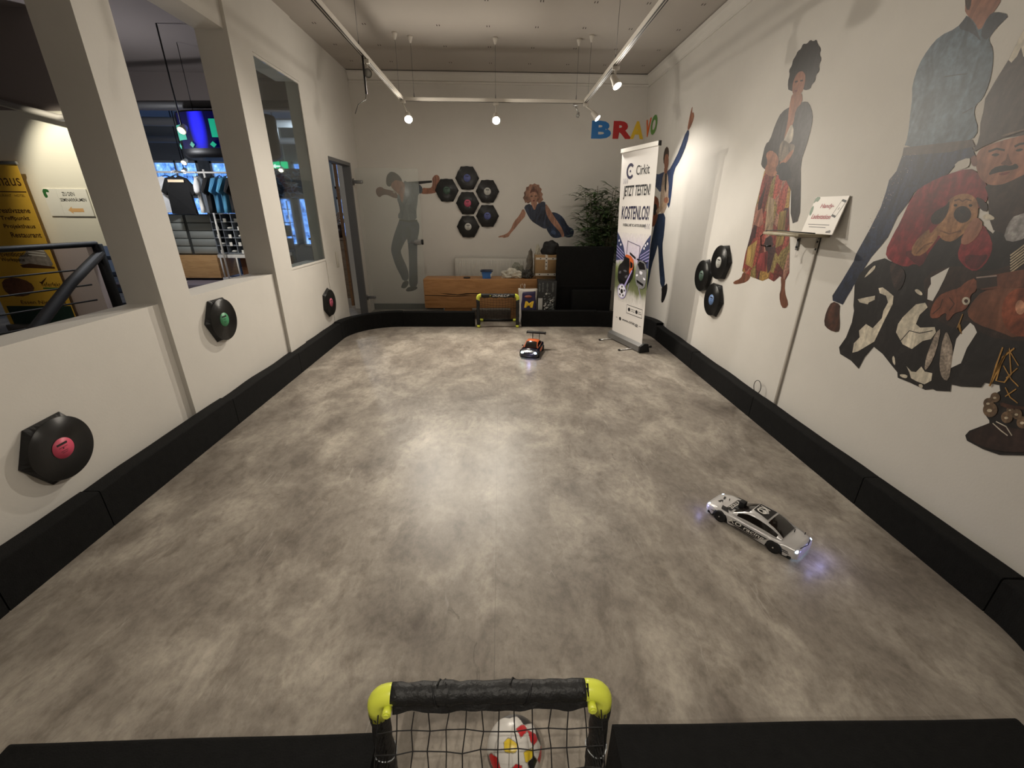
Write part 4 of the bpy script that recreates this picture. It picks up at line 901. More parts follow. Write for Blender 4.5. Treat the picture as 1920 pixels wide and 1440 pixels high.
# ------------------------------------------------------------------ toy goals
YEL = mat('lime_yellow_plastic', (226, 234, 84), .35)
SLEEVE = mat('black_sleeve', (20, 20, 21), .55, bump=.5, bscale=60)
NET = mat('black_net_cord', (16, 14, 15), .7)
WIREM = mat('white_wire_clip', (190, 195, 200), .3, .6)
def goal(label, loc, rot, W_=.56, H_=.45, D_=.34, near=True):
    """front at local y=0, net falling back to y=-D"""
    g = thing('toy_goal', label, 'goal', loc, rot, 'toy football goals'); w = W_/2; r = .0195
    mb = MB(); n = 26; pts = []; rs = []
    for i in range(n+1):
        x = -w+.055+(W_-.11)*i/n; pts.append((x, .001*math.sin(i*2.1), H_-r+.001*math.cos(i*1.7))); rs.append(.0225+.0012*math.sin(i*1.9)+(.002 if i in (5, 6, 7, 8, 15, 16) else 0))
    mb.tube(pts, rs, 16)
    for x0, tw in ((-.12, .03), (-.10, -.03), (.045, .05)):   # cord wrapped round the sleeve
        mb.tube([(x0+tw*k/8, .026*math.sin(k*PI/4), H_-r+.026*math.cos(k*PI/4)) for k in range(9)], .0022, 5)
    # hanging hem of the sleeve
    hem = [(-w+.058+(W_-.116)*i/40) for i in range(41)]
    a = [mb.bm.verts.new((x, -.012, H_-r-.015)) for x in hem]; b = [mb.bm.verts.new((x, -.020+.002*math.sin(x*60), H_-r-.036-.004*math.sin(x*47)-.002*math.sin(x*113))) for x in hem]
    for i in range(40): mb._f([a[i], a[i+1], b[i+1], b[i]], True)
    mb.build('crossbar', SLEEVE, g)
    for s in (-1, 1):
        mb = MB(); P = [(s*(w-.062), 0, H_-r)]
        for k in range(7):
            t = k*PI/12; P.append((s*(w-.035-r+.035*math.sin(t)), 0, H_-r-.035+.035*math.cos(t)))
        P.append((s*(w-r), 0, H_-.09)); mb.tube(P, .0225, 16)
        mb.cyl((s*(w-.05), -.02, H_-.036), (s*(w-.05), -.036, H_-.036), .010, n=14); mb.tube([(s*(w-.05), -.036, H_-.036), (s*(w-.05), -.039, H_-.036)], .007, 12)
        mb.build('corner_joint', YEL, g)
        mb = MB(); mb.ball((s*(w-.068), -.012, H_-.006), (.006, .008, .004), nu=10, nv=6); mb.build('snap_button', BLACKM, g)
        mb = MB(); pts = [(s*(w-r)+.0012*math.sin(i*1.3+s), .001*math.sin(i), H_-.075-(H_-.115)*i/14) for i in range(15)]
        mb.tube(pts, [.0225+.001*math.sin(i*2.3) for i in range(15)], 14); mb.build('post', SLEEVE, g)
        mb = MB(); mb.tube([(s*(w-r), 0, .055), (s*(w-r), 0, .022), (s*(w-r), -.05, .022)], .0215, 14); mb.ball((s*(w-r), .004, .022), .0225, nu=12, nv=8); mb.build('foot_joint', YEL, g)
        mb = MB(); mb.tube([(s*(w-r), -.05, .02), (s*(w-r), -D_+.04, .02)], .016, 12); mb.build('ground_bar', BLACKM, g)
        mb = MB(); mb.tube([(s*(w-r), -D_+.05, .02), (s*(w-r), -D_, .02), (s*(w-r-.05), -D_, .02)], .0195, 12); mb.build('rear_joint', YEL, g)
        if near:
            mb = MB(); c = Vector((s*(w-r), 0, .215))
            mb.tube([c+Vector((.026*math.cos(k*PI/8), .0255*math.sin(k*PI/8), .006*math.sin(k*PI/4+s))) for k in range(17)], .0016, 6); mb.build('wire_ring', WIREM, g)
    mb = MB(); mb.tube([(-w+r+.04, -D_, .02), (w-r-.04, -D_, .02)], .016, 12); mb.build('rear_bar', BLACKM, g)
    # net: square mesh sagging from the bar to the rear ground bar, plus two side panels
    random.seed(5); nc, nr = (13, 13); G = []
    for j in range(nr+1):
        row = []
        for i in range(nc+1):
            u = i/nc; t = j/nr; jx = random.uniform(-.005, .005)*(0 < i < nc); jz = random.uniform(-.004, .004)*(j > 0)
            sag = math.sin(PI*t)*.05*math.sin(PI*u)
            row.append(Vector((-w+.026+(W_-.052)*u+jx, -.018-(D_-.02)*t+sag*.4+jz*.5, (H_-.055)*(1-t)+.025*t-sag*.9+jz)))
        G.append(row)
    mb = MB(); cr2 = .0014
    for row in G[1:]: mb.tube(row, cr2, 4, False)
    for i in range(nc+1): mb.tube([G[j][i] for j in range(nr+1)], cr2, 4, False)
    for s, ci in ((-1, 0), (1, nc)):
        for j in range(1, 10): mb.tube([G[j][ci], Vector((s*(w-.03), -.015, G[j][ci].z))], cr2, 4, False)
        for k in range(1, 8):
            y = -.018-(D_-.02)*k/9; mb.tube([Vector((s*(w-.028), y, (H_-.055)*(1-k/9)+.02)), Vector((s*(w-.028), y, .03))], cr2, 4, False)
    for row in G[1:-1:1]:
        for p in row[1:-1:1]: mb.ball(p, .0023, nu=5, nv=4)
    mb.build('net', NET, g)
    return g
goal('black and yellow toy goal at the near end with a ball in front', (-.026, .632, 0), 0)
g2 = goal('small black and yellow toy goal between the far barriers', (-.033, 5.56, 0), PI, near=False)
mb = MB(); mb.keepn = True; mb.text('DUNLOP', (.07, .0235, .415), (-1, 0, 0), Z, .22, .028, bold=.03, shear=.3); mb.build('lettering', mat('white_print', (205, 205, 200), .6), g2)
mb = MB(); mb.prism([(.11, .0235, .421), (.085, .0235, .430), (.11, .0235, .436), (.10, .0235, .430)], (0, .0005, 0)); mb.build('arrow_emblem', YEL, g2)

# mini football
b_c, b_r = Vector((.034, .700, .0760)), .0755
bv = (CAM-b_c).normalized(); bR = bv.cross(Vector((0, 0, 1))).normalized()*-1; bU = bR.cross(bv)*-1
if bU.z < 0: bU = -bU
if bR.x < 0: bR = -bR
SE = [((-.1, .07), 2), ((.24, .46), 1), ((.66, .32), 1), ((.45, .80), 3), ((.88, .42), 3), ((.5, -.14), 2), ((.12, -.55), 1), ((-.05, -.92), 3), ((-.84, -.62), 4), ((.62, -.4), 3), ((-.66, -.42), 1), ((.94, -.2), 1), ((-.25, .95), 3)]
WH = [(-.4, .45), (-.6, 0), (.05, .35), (-.35, -.35), (.45, .12), (.82, .0), (.8, -.5), (.4, -.55), (.3, -.85), (-.4, -.75), (.0, .7), (.62, .62), (.3, .1), (-.85, .2), (.4, .28), (.2, -.25), (-.1, -.3), (-.5, .75)]
def sdir(a, b):
    k = a*a+b*b
    if k > .97: a, b = a*.97/math.sqrt(k), b*.97/math.sqrt(k); k = a*a+b*b
    return (bR*a+bU*b+bv*math.sqrt(max(0, 1-k))).normalized()
seeds = [(sdir(*p), i) for p, i in SE]+[(sdir(*p), 0) for p in WH]
random.seed(9)
for _ in range(24):
    d = Vector((random.gauss(0, 1), random.gauss(0, 1), random.gauss(0, 1))).normalized()
    if d.dot(bv) < -.1: seeds.append((d, random.choice([0, 0, 0, 1, 2, 3])))
bm = bmesh.new(); bmesh.ops.create_icosphere(bm, subdivisions=6, radius=b_r)
for f in bm.faces:
    n = f.calc_center_median().normalized(); best = sorted(((n-d).length, i) for d, i in seeds)
    f.material_index = best[0][1] if best[1][0]-best[0][0] > .02 or best[0][1] == best[1][1] else 5
    f.smooth = True
for v in bm.verts: v.co = v.co*(1-.004*max(0, noise.noise(v.co*30)))
me = bpy.data.meshes.new('football'); bm.to_mesh(me); bm.free()
for nm, c in (('white', (214, 210, 204)), ('red', (190, 34, 40)), ('yellow', (226, 196, 52)), ('black', (26, 26, 30)), ('maroon', (52, 20, 26)), ('seam', (150, 146, 140))): me.materials.append(mat('ball_'+nm, c, .3, coat=.3))
o = bpy.data.objects.new('football', me); COL.objects.link(o); o.location = b_c; tag(o, 'mini football, white with red, yellow and black patches, in the near goal mouth', 'ball')

# ------------------------------------------------------------------ radio-controlled cars (local: front at +y)
TYRE = mat('black_rubber', (14, 14, 15), .7); LED = mat('blue_white_led', (190, 225, 255), .3, emit=9); LEDG = mat('green_white_led', (190, 255, 230), .3, emit=9)
def smooth(x, xs, ys):
    for i in range(len(xs)-1):
        if x <= xs[i+1]:
            t = (x-xs[i])/(xs[i+1]-xs[i]); t = max(0, min(1, t)); t = t*t*(3-2*t)*.5+t*.5; return ys[i]+(ys[i+1]-ys[i])*t
    return ys[-1]
def car_body(g, bodym, L_, W_, yy, hw, sh, dk, wheels, wr, z0, cab, cabm, glass, n=64):
    """shell lofted along y; wheel arches cut into the lower edge"""
    mb = MB(); rings = []
    for i in range(n+1):
        y = -L_/2+L_*i/n; w = W_/2*smooth(y, yy, hw); s = smooth(y, yy, sh); d = smooth(y, yy, dk); b = z0
        for wy in wheels:
            k = (wr+.005)**2-(y-wy)**2
            if k > 0: b = max(b, wr-.004+math.sqrt(k))
        b = min(b, s-.004); fl = 1.0
        for wy in wheels: fl = max(fl, 1+.05*math.exp(-((y-wy)/(wr*1.2))**2))
        w *= fl; mid = (b+s)/2
        half = [(w*.97, b), (w*1.0, mid), (w*.985, s-.004), (w*.93, s+.003), (w*.75, (s+d)/2+.002), (w*.4, d), (0, d+.001)]
        P = half+[(-x, z) for x, z in half[-2::-1]]
        rings.append([mb.bm.verts.new((x, y, z)) for x, z in P])
    mb.skin(rings, False, False); mb._f(rings[0]); mb._f(rings[-1][::-1]); mb.build('body', bodym, g)
    # cabin: roof and pillars
    ys, hz, bw, tw = cab
    base = [smooth(y, yy, dk)-.002 for y in ys]
    def sect(i, e=0):
        z0_, z1 = base[i], max(hz[i], base[i]+.0005); B = W_/2*bw[i]+e; T = W_/2*tw[i]+e
        return [(B, z0_), (B*.93+T*.07, z0_+(z1-z0_)*.25), (B*.3+T*.7, z0_+(z1-z0_)*.82), (T, z1-.001+e*.4), (T*.6, z1+.003*(z1-z0_ > .02)+e), (0, z1+.005*(z1-z0_ > .02)+e)]
    mb = MB(); R = []
    for i, y in enumerate(ys):
        h = sect(i); P = h+[(-x, z) for x, z in h[-2::-1]]; R.append([mb.bm.verts.new((x, y, z)) for x, z in P])
    mb.skin(R, False, False); mb.build('cabin', cabm, g)
    return sect
def side_glass(g, sect, ys, i0, i1, m_, name='side_window'):
    for s in (-1, 1):
        mb = MB(); R = []
        for i in range(i0, i1+1):
            h = sect(i, .0012); a, b = Vector((s*h[1][0], ys[i], h[1][1])), Vector((s*h[2][0], ys[i], h[2][1]))
            R.append([mb.bm.verts.new(a+(b-a)*t) for t in (0, .5, 1)])
        mb.skin(R, False, False); mb.build(name, m_, g)
def top_glass(g, sect, ys, i0, i1, m_, name):
    mb = MB(); R = []
    for i in range(i0, i1+1):
        h = sect(i, .0015); h = [(h[3][0]*.93, h[3][1]), h[4], h[5]]; P = h+[(-x, z) for x, z in h[-2::-1]]; R.append([mb.bm.verts.new((x, ys[i], z)) for x, z in P])
    mb.skin(R, False, False); mb.build(name, m_, g)
def wheel(g, x, y, r, w, rim):
    s = 1 if x > 0 else -1
    hub = bpy.data.objects  # keep names short
    mb = MB(); M = Matrix.Rotation(PI/2, 4, 'Y'); mb.lathe([(r*.62, -w/2), (r*.93, -w/2), (r, -w/2+.004), (r, w/2-.004), (r*.93, w/2), (r*.62, w/2)], (x, y, r), 28, M); t = mb.build('wheel', TYRE, g)
    mb = MB(); mb.lathe([(.001, w/2-.006), (r*.2, w/2-.004), (r*.62, w/2-.001), (r*.62, -w/2+.001)] if s > 0 else [(r*.62, w/2-.001), (r*.62, -w/2+.001), (r*.2, -w/2+.004), (.001, -w/2+.006)], (x, y, r), 20, M); mb.build('rim', rim, t)
    mb = MB(); mb.cyl((x+s*(w/2-.008), y, r), (x+s*(w/2+.003), y, r), .0035, n=8); mb.build('wheel_nut', CHROME, t)
DKGL = mat('smoked_car_window', (24, 20, 18), .12, coat=.5)
SILV = mat('silver_car_paint', (205, 203, 202), .3, .35, coat=.5)
# silver touring car
ang = math.atan2(-(-.56), .83)
c1 = thing('rc_car', 'silver radio-controlled touring car with black lettering on its side, on the right of the floor', 'toy car', (1.253, 1.640, 0), ang, 'radio-controlled cars')
yy = [-.222, -.205, -.15, -.08, .0, .08, .16, .205, .222]
ysC = [-.145, -.125, -.10, -.07, -.03, .0, .02, .04, .06, .085]
hz = [.078, .090, .103, .112, .118, .117, .113, .103, .090, .074]
sect = car_body(c1, SILV, .444, .186, yy, [.72, .86, .97, 1, .97, .96, .96, .86, .66], [.052, .060, .066, .066, .062, .060, .058, .050, .040], [.064, .072, .076, .074, .070, .070, .066, .056, .044], (-.128, .132), .031, .014,
    (ysC, hz, [.80, .86, .88, .88, .87, .86, .85, .84, .82, .80], [.66, .64, .62, .62, .62, .62, .62, .63, .66, .72]), SILV, DKGL)
side_glass(c1, sect, ysC, 1, 8, DKGL); top_glass(c1, sect, ysC, 0, 3, DKGL, 'rear_window'); top_glass(c1, sect, ysC, 6, 9, DKGL, 'windscreen')
RIMB = mat('black_rim', (20, 20, 22), .4)
for x in (-.083, .083):
    for y in (-.128, .132): wheel(c1, x, y, .031, .027, RIMB)
mb = MB(); mb.box((-.082, -.20, .010), (.082, .20, .022)); mb.build('chassis', BLACKM, c1)
GRB = mat('black_decal', (22, 20, 20), .4); WPR = mat('white_decal', (225, 222, 216), .4)
mb = MB(); mb.keepn = True
for s in (-1, 1):
    O = Vector((s*.0960, .080*(1 if s < 0 else -1), .031)); U = Vector((0, -1 if s < 0 else 1, 0))
    mb.mat(1); mb.text('KO racing', O+Vector((s*.001, 0, 0)), U, Z, .165, .027, thick=.0004, bold=.008, shear=.25)
    mb.mat(0)
    for a, b, z, zz in ((.085, -.098, .031, .056), (.07, -.07, .022, .028)):
        mb.poly([Vector((s*.0958, y, z_)) for y, z_ in ((a, z), (a-.02, zz), (b, zz), (b+.03, z))])
for s in (-1, 1):
    for y0, z0 in ((-.185, .040), (-.19, .032), (.185, .036)):
        mb.poly([Vector((s*(.0865 if y0 < 0 else .085), y0, z0)), Vector((s*.0925, y0*.86, z0+.003)), Vector((s*.0925, y0*.86, z0+.007)), Vector((s*.086, y0, z0+.003))])
mb.build('side_graphics', [GRB, WPR], c1)
mb = MB(); mb.keepn = True; mb.mat(1); mb.text('KO', (.026, .004, .1262), (-1, 0, 0), (0, -1, -.06), .056, .044, bold=.02)
mb.mat(0)
mb.prism([(-.046, -.062, .1185), (.046, -.062, .1185), (.040, .012, .1228), (-.030, .012, .1228)], (0, 0, .0012))
mb.build('roof_graphics', [GRB, WPR], c1)
mb = MB(); mb.keepn = True; mb.mat(1); mb.text('ZOLLX', (-.045, .102, .0735), (1, 0, 0), (0, 1, -.06), .09, .020, bold=.015); mb.mat(0)
for p in ([(-.03, .175, .0665), (-.005, .17, .067), (-.005, .178, .0655), (-.03, .185, .065)], [(.01, .17, .067), (.035, .175, .0665), (.035, .185, .065), (.01, .178, .0655)], [(-.06, .10, .0725), (.06, .10, .0725), (.055, .125, .0715), (-.055, .125, .0715)], [(-.075, .14, .066), (-.045, .15, .068), (-.05, .12, .0715), (-.078, .10, .067)]): mb.poly(p)
mb.build('bonnet_graphics', [GRB, WPR], c1)
mb = MB(); mb.rbox((-.016, .062, .078), (.014, .090, .118), .003, 2); mb.rbox((-.03, .05, .07), (.03, .10, .08), .003, 1); mb.build('camera_module', BLACKM, c1)
for s in (-1, 1):
    mb = MB(); mb.ball((s*.064, .205, .047), (.010, .008, .008), nu=12, nv=8); mb.build('headlight', LED, c1)
    mb = MB(); mb.ball((s*.066, -.210, .054), (.012, .008, .008), nu=12, nv=8); mb.build('tail_light', LED, c1)
for x, y, h in ((-.02, .165, .013), (.03, -.155, .018), (.02, .15, .012), (.055, -.19, .012)):
    mb = MB(); z = .066 if y > 0 else .074; mb.cyl((x, y, z), (x, y, z+h), .002, n=8); mb.build('body_post', BLACKM, c1)
mb = MB(); mb.tube([(-.05, -.216, .068), (0, -.226, .07), (.05, -.216, .068)], .002, 6); mb.build('rear_lip', BLACKM, c1)
# orange and black rally car with a high wing
ORG = mat('orange_car_paint', (204, 98, 50), .35, coat=.3); NVY = mat('black_blue_car_paint', (16, 18, 34), .25, coat=.6)
a2 = math.atan2(-(-.268), -.963)
c2 = thing('rc_car', 'black radio-controlled car with orange roof and high rear wing, farther away', 'toy car', (.348, 4.44, 0), a2, 'radio-controlled cars')
yy = [-.20, -.18, -.10, 0, .08, .15, .185, .20]
ysC = [-.135, -.11, -.08, -.04, .0, .03, .05, .07, .09]
sect = car_body(c2, NVY, .40, .20, yy, [.86, .96, 1.0, .96, .98, 1.0, .92, .80], [.075, .085, .088, .082, .078, .074, .062, .05], [.085, .095, .098, .094, .090, .084, .070, .055], (-.125, .125), .036, .022,
    (ysC, [.105, .125, .140, .146, .147, .144, .134, .118, .096], [.80, .82, .83, .83, .82, .81, .80, .79, .78], [.66, .64, .62, .60, .60, .60, .62, .66, .70]), ORG, DKGL)
side_glass(c2, sect, ysC, 1, 7, DKGL); top_glass(c2, sect, ysC, 5, 8, DKGL, 'windscreen'); top_glass(c2, sect, ysC, 0, 2, DKGL, 'rear_window')
for x in (-.09, .09):
    for y in (-.125, .125): wheel(c2, x, y, .036, .032, RIMB)
mb = MB(); mb.box((-.085, -.18, .014), (.085, .18, .028)); mb.build('chassis', BLACKM, c2)
mb = MB(); mb.rbox((-.105, -.24, .170), (.105, -.195, .190), .004, 2); mb.rbox((-.107, -.24, .165), (-.103, -.19, .192), .001, 1); mb.rbox((.103, -.24, .165), (.107, -.19, .192), .001, 1)
mb.box((-.04, -.215, .09), (-.036, -.195, .178)); mb.box((.036, -.215, .09), (.04, -.195, .178)); mb.build('rear_wing', BLACKM, c2)
for s in (-1, 1):
    mb = MB(); mb.ball((s*.068, .187, .062), (.017, .010, .016), nu=14, nv=8); mb.build('headlight', LED if s < 0 else LEDG, c2)
    mb = MB(); mb.rbox((s*.095-.008, .055, .098), (s*.095+.008, .066, .110), .003, 1); mb.build('wing_mirror', BLACKM, c2)
    mb = MB(); mb.box((s*.1005-.001, -.06, .045), (s*.1005+.001, .06, .075)); mb.build('side_stripe', ORG, c2)
for kx, ky in ((-.02, .16), (.03, .192)):
    mb = MB(); mb.ball((kx, ky, .078 if ky < .18 else .048), .004, nu=8, nv=6); mb.build('marker_light', LED, c2)
mb = MB(); mb.tube([(-.085, .195, .035), (0, .212, .033), (.085, .195, .035)], .008, 8, flat=.5); mb.build('front_bumper', BLACKM, c2)
def car_lamp(root, loc, p, c=(.42, .42, 1)):
    """small blue-violet glow of the car's light-emitting diodes"""
    return light('POINT', 'car_lamp_light', root.matrix_basis @ Vector(loc), p, c, size=.012)
car_lamp(c1, (.07, -.28, .06), .09); car_lamp(c1, (-.03, -.27, .05), .05); car_lamp(c1, (-.09, .235, .04), .05)
car_lamp(c2, (-.02, .26, .05), .14); car_lamp(c2, (.13, -.06, .04), .03)
# ------------------------------------------------------------------ vinyl record hexagons
VIN = bpy.data.materials.new('vinyl'); VIN.use_nodes = True
def vinyl_setup():
    nt = VIN.node_tree; N = nt.nodes; b = N['Principled BSDF']; b.inputs['Base Color'].default_value = (.006, .006, .006, 1); b.inputs['Roughness'].default_value = .28
    tc = N.new('ShaderNodeTexCoord'); sx = N.new('ShaderNodeVectorMath'); sx.operation = 'LENGTH'; nt.links.new(tc.outputs['Object'], sx.inputs[0])
    w = N.new('ShaderNodeMath'); w.operation = 'MULTIPLY'; w.inputs[1].default_value = 1500; nt.links.new(sx.outputs['Value'], w.inputs[0])
    s = N.new('ShaderNodeMath'); s.operation = 'SINE'; nt.links.new(w.outputs[0], s.inputs[0])
    bp = N.new('ShaderNodeBump'); bp.inputs['Strength'].default_value = .35; bp.inputs['Distance'].default_value = .001; nt.links.new(s.outputs[0], bp.inputs['Height']); nt.links.new(bp.outputs[0], b.inputs['Normal'])
vinyl_setup()
def record(label, c, Nn, U, lab, rot=0, depth=.028, grp=None, s=1.0):
    """c on the wall, Nn out of the wall, U along it"""
    Nn, U = Vector(Nn), Vector(U); V = Nn.cross(U); c = Vector(c)
    M = Matrix((U, V, Nn)).transposed().to_4x4(); M.translation = c
    t = bpy.data.objects.new('wall_record', None); COL.objects.link(t); t.matrix_basis = M; tag(t, label, 'vinyl record', grp)
    hx = [(math.cos(rot+i*PI/3)*.170*s, math.sin(rot+i*PI/3)*.170*s) for i in range(6)]
    n = 48; r0, r1 = [], []
    mb = MB()
    for i in range(n):
        a = rot+2*PI*i/n; k = i*6/n; j = int(k); f = k-j; p = (hx[j][0]*(1-f)+hx[(j+1) % 6][0]*f, hx[j][1]*(1-f)+hx[(j+1) % 6][1]*f)
        r0.append(p); r1.append((.143*s*math.cos(a), .143*s*math.sin(a)))
    R0 = [mb.bm.verts.new((x, y, .002)) for x, y in r0]; R1 = [mb.bm.verts.new((x, y, .008)) for x, y in r0]; R2 = [mb.bm.verts.new((x, y, depth)) for x, y in r1]
    mb.skin([R0, R1, R2], True, True, False); mb.build('hexagon_back', mat('black_card', (20, 20, 21), .5), t)
    mb = MB(); mb.lathe([(.148*s, depth), (.1505*s, depth+.001), (.148*s, depth+.0025), (.052*s, depth+.0022), (.001, depth+.0022)], n=56); mb.build('vinyl_disc', VIN, t)
    mb = MB(); mb.lathe([(.050*s, depth+.002), (.050*s, depth+.0034), (.001, depth+.0034)], n=36); l = mb.build('centre_label', lab, t)
    mb = MB(); d = depth+.0042
    mb.poly([(-.024, .016, d), (.024, .016, d), (.024, .026, d), (-.024, .026, d)]); mb.lathe([(.0035, d-.0002), (.001, d)], n=12)
    for y, w in ((-.014, .016), (-.022, .012), (.004, .02)): mb.poly([(-w, y, d), (w, y, d), (w, y+.002, d), (-w, y+.002, d)])
    mb.build('label_print', INK, t)
    return t
lr = lambda n, c: mat('record_label_'+n, c, .5)
cs = {'blue': (96, 104, 160), 'green': (74, 96, 84), 'white': (196, 196, 190), 'pink': (196, 92, 118), 'red': (206, 78, 104), 'mint': (66, 140, 96), 'sky': (110, 140, 190)}
FW = 'record hexagons in a cluster on the far wall'
for u, v, l, d in ((876, 334, 'blue', 'blue-labelled vinyl record hexagon, topmost of the far wall cluster'), (838, 357, 'green', 'dull green-labelled vinyl record hexagon beside the printed man on the far wall'),
        (914, 359, 'white', 'white-labelled vinyl record hexagon at upper right of the far wall cluster'), (877, 381, 'pink', 'pink-labelled vinyl record hexagon in the middle of the far wall cluster'),
        (914, 405, 'blue', 'blue-labelled vinyl record hexagon at lower right of the far wall cluster'), (878, 425, 'white', 'white-labelled vinyl record hexagon, lowest of the far wall cluster')):
    p = on(1, YF, u, v); record(d, p, (0, -1, 0), (1, 0, 0), lr(l, cs[l]), grp=FW)
LW, RW = 'record hexagons along the left wall', 'record hexagons on the right wall'
for (u, v, l, d, x, r) in ((103, 840, 'red', 'large-looking vinyl record with a red-pink label, nearest on the left wall', -2.03, .06), (411, 599, 'mint', 'vinyl record with a green label, middle one on the left wall', -2.0, -.02), (615, 567, 'pink', 'small-looking vinyl record with a pink label, farthest on the left wall by the doorway', -1.99, .35)):
    p = on(0, x, u, v); record(d, p, (1, 0, 0), (0, 1, 0), lr(l+'2', cs[l]), r, .035, LW, .97)
for (u, v, l, d, r) in ((1355, 492, 'white', 'white-labelled vinyl record hexagon, uppermost of the three on the right wall', .1), (1322, 517, 'green', 'green-labelled vinyl record hexagon, farthest of the three on the right wall', .25), (1341, 562, 'sky', 'blue-labelled vinyl record hexagon, lowest of the three on the right wall', .0)):
    p = on(0, 2.0, u, v); record(d, p, (-1, 0, 0), (0, -1, 0), lr(l+'2', cs[l]), r, .035, RW, .97)

# ------------------------------------------------------------------ white roll-up banner
P0, P1 = Vector((1.385, 5.075, 0)), Vector((1.575, 4.475, 0))     # base ends (far, near)
ud = (P1-P0).normalized(); nb = Vector((-ud.y, ud.x, 0))*-1
if nb.dot(CAM-P0) < 0: nb = -nb                                     # facing the arena
LEAN = Vector((-.085, 0, 0)); HB = 2.05; WB = (P1-P0).length
wbn = thing('rollup_banner', 'white roll-up banner showing two cars and German words, standing in the far right corner', 'banner', P0+ud*WB/2)
def bp(s, h, lift=.0): return P0+ud*(s*WB)+LEAN*(h/HB)+Vector((0, 0, h))+nb*lift
mb = MB(); mb.prism([bp(.01, .07), bp(.99, .07), bp(.99, HB), bp(.01, HB)], -nb*.002); mb.build('banner_sheet', mat('white_banner_sheet', (232, 228, 224), .45), wbn, world=True)
mb = MB(); mb.prism([bp(-.005, HB-.02, .012), bp(1.005, HB-.02, .012), bp(1.005, HB+.018, .012), bp(-.005, HB+.018, .012)], -nb*.026); mb.build('top_rail', mat('pale_rail', (235, 232, 225), .3), wbn, world=True)
mb = MB(); mb.prism([bp(1.005, HB-.022, .014), bp(1.02, HB-.022, .014), bp(1.02, HB+.02, .014), bp(1.005, HB+.02, .014)], -nb*.03); mb.build('rail_end_cap', BLACKM, wbn, world=True)
mb = MB(); mb.prism([bp(-.03, .0, .05)+Vector((0, 0, .012)), bp(-.03, .0, -.07)+Vector((0, 0, .012)), bp(-.03, .09, -.05), bp(-.03, .095, .0), bp(-.03, .07, .045)], ud*(WB*1.05)); mb.build('base_housing', ALU, wbn, world=True)
mb = MB(); mb.prism([bp(1.02, .0, .055)+Vector((0, 0, .008)), bp(1.02, .0, -.075)+Vector((0, 0, .008)), bp(1.02, .098, -.055), bp(1.02, .102, .0), bp(1.02, .075, .05)], ud*.025); mb.build('base_end_cap', BLACKM, wbn, world=True)
for s in (.12, .80):
    mb = MB(); a = bp(s, 0, .22)+Vector((0, 0, .008)); b = bp(s, 0, -.22)+Vector((0, 0, .008)); mb.tube([a, b], .009, 8, flat=.7); f = mb.build('foot_bar', CHROME, wbn, world=True)
    mb = MB(); mb.tube([a, a-nb*.02], .012, 8); mb.tube([b, b+nb*.02], .012, 8); mb.build('foot_cap', BLACKM, f, world=True)
Zb = (LEAN/HB+Vector((0, 0, 1))).normalized()
NV = mat('navy_print', (34, 30, 66), .5); BK = mat('black_print', (22, 22, 26), .5)
def btext(t, s, h, w, hh, m_=BK, bold=.012, **k): text_part('lettering', wbn, m_, t, bp(s, h, .0008), ud, Zb, w*WB, hh, bold=bold, **k)
btext('Cirkit', .46, 1.80, .36, .09, bold=.01)
btext('JETZT TESTEN!', .12, 1.575, .76, .135, bold=.02, shear=.12); btext('KOSTENLOS!', .10, 1.375, .80, .135, NV, bold=.02, shear=.12)
btext('FUSSBALL MIT RC AUTOS ERLEBEN', .17, 1.305, .66, .028)
btext('www.cirkit.gg', .33, .255, .50, .042, bold=.01)
btext('HIER SCANNEN', .17, .60, .20, .018)
def bpatch(mb, pts, lift, sm=1):
    if sm: pts = chaikin(pts, sm)
    mb.poly([bp(s, h, lift) for s, h in pts])
mb = MB(); rr = .075; cx, ch = .29, 1.845
o_ = [(cx+rr*1.5*math.cos(a), ch+rr*math.sin(a)) for a in [math.radians(40+i*14) for i in range(21)]]; i_ = [(cx+rr*.95*math.cos(a), ch+rr*.63*math.sin(a)) for a in [math.radians(40+i*14) for i in range(21)]][::-1]
bpatch(mb, o_+i_, .0008, 0); bpatch(mb, [(cx+.02*math.cos(a*PI/6), ch+.012*math.sin(a*PI/6)) for a in range(12)], .0008, 0); mb.build('round_emblem', NV, wbn, world=True)
mb = MB()
for s, h in ((.10, 1.73), (.15, 1.73), (.20, 1.73), (.80, 1.29), (.85, 1.29), (.90, 1.29)):
    q = [(s, h), (s+.02, h), (s+.035, h+.025), (s+.02, h+.05), (s, h+.05), (s+.015, h+.025)] if s < .5 else [(s+.035, h), (s+.015, h), (s, h+.025), (s+.015, h+.05), (s+.035, h+.05), (s+.02, h+.025)]
    bpatch(mb, q, .0008, 0)
mb.build('chevron_print', mat('pale_grey_print', (176, 172, 182), .5), wbn, world=True)
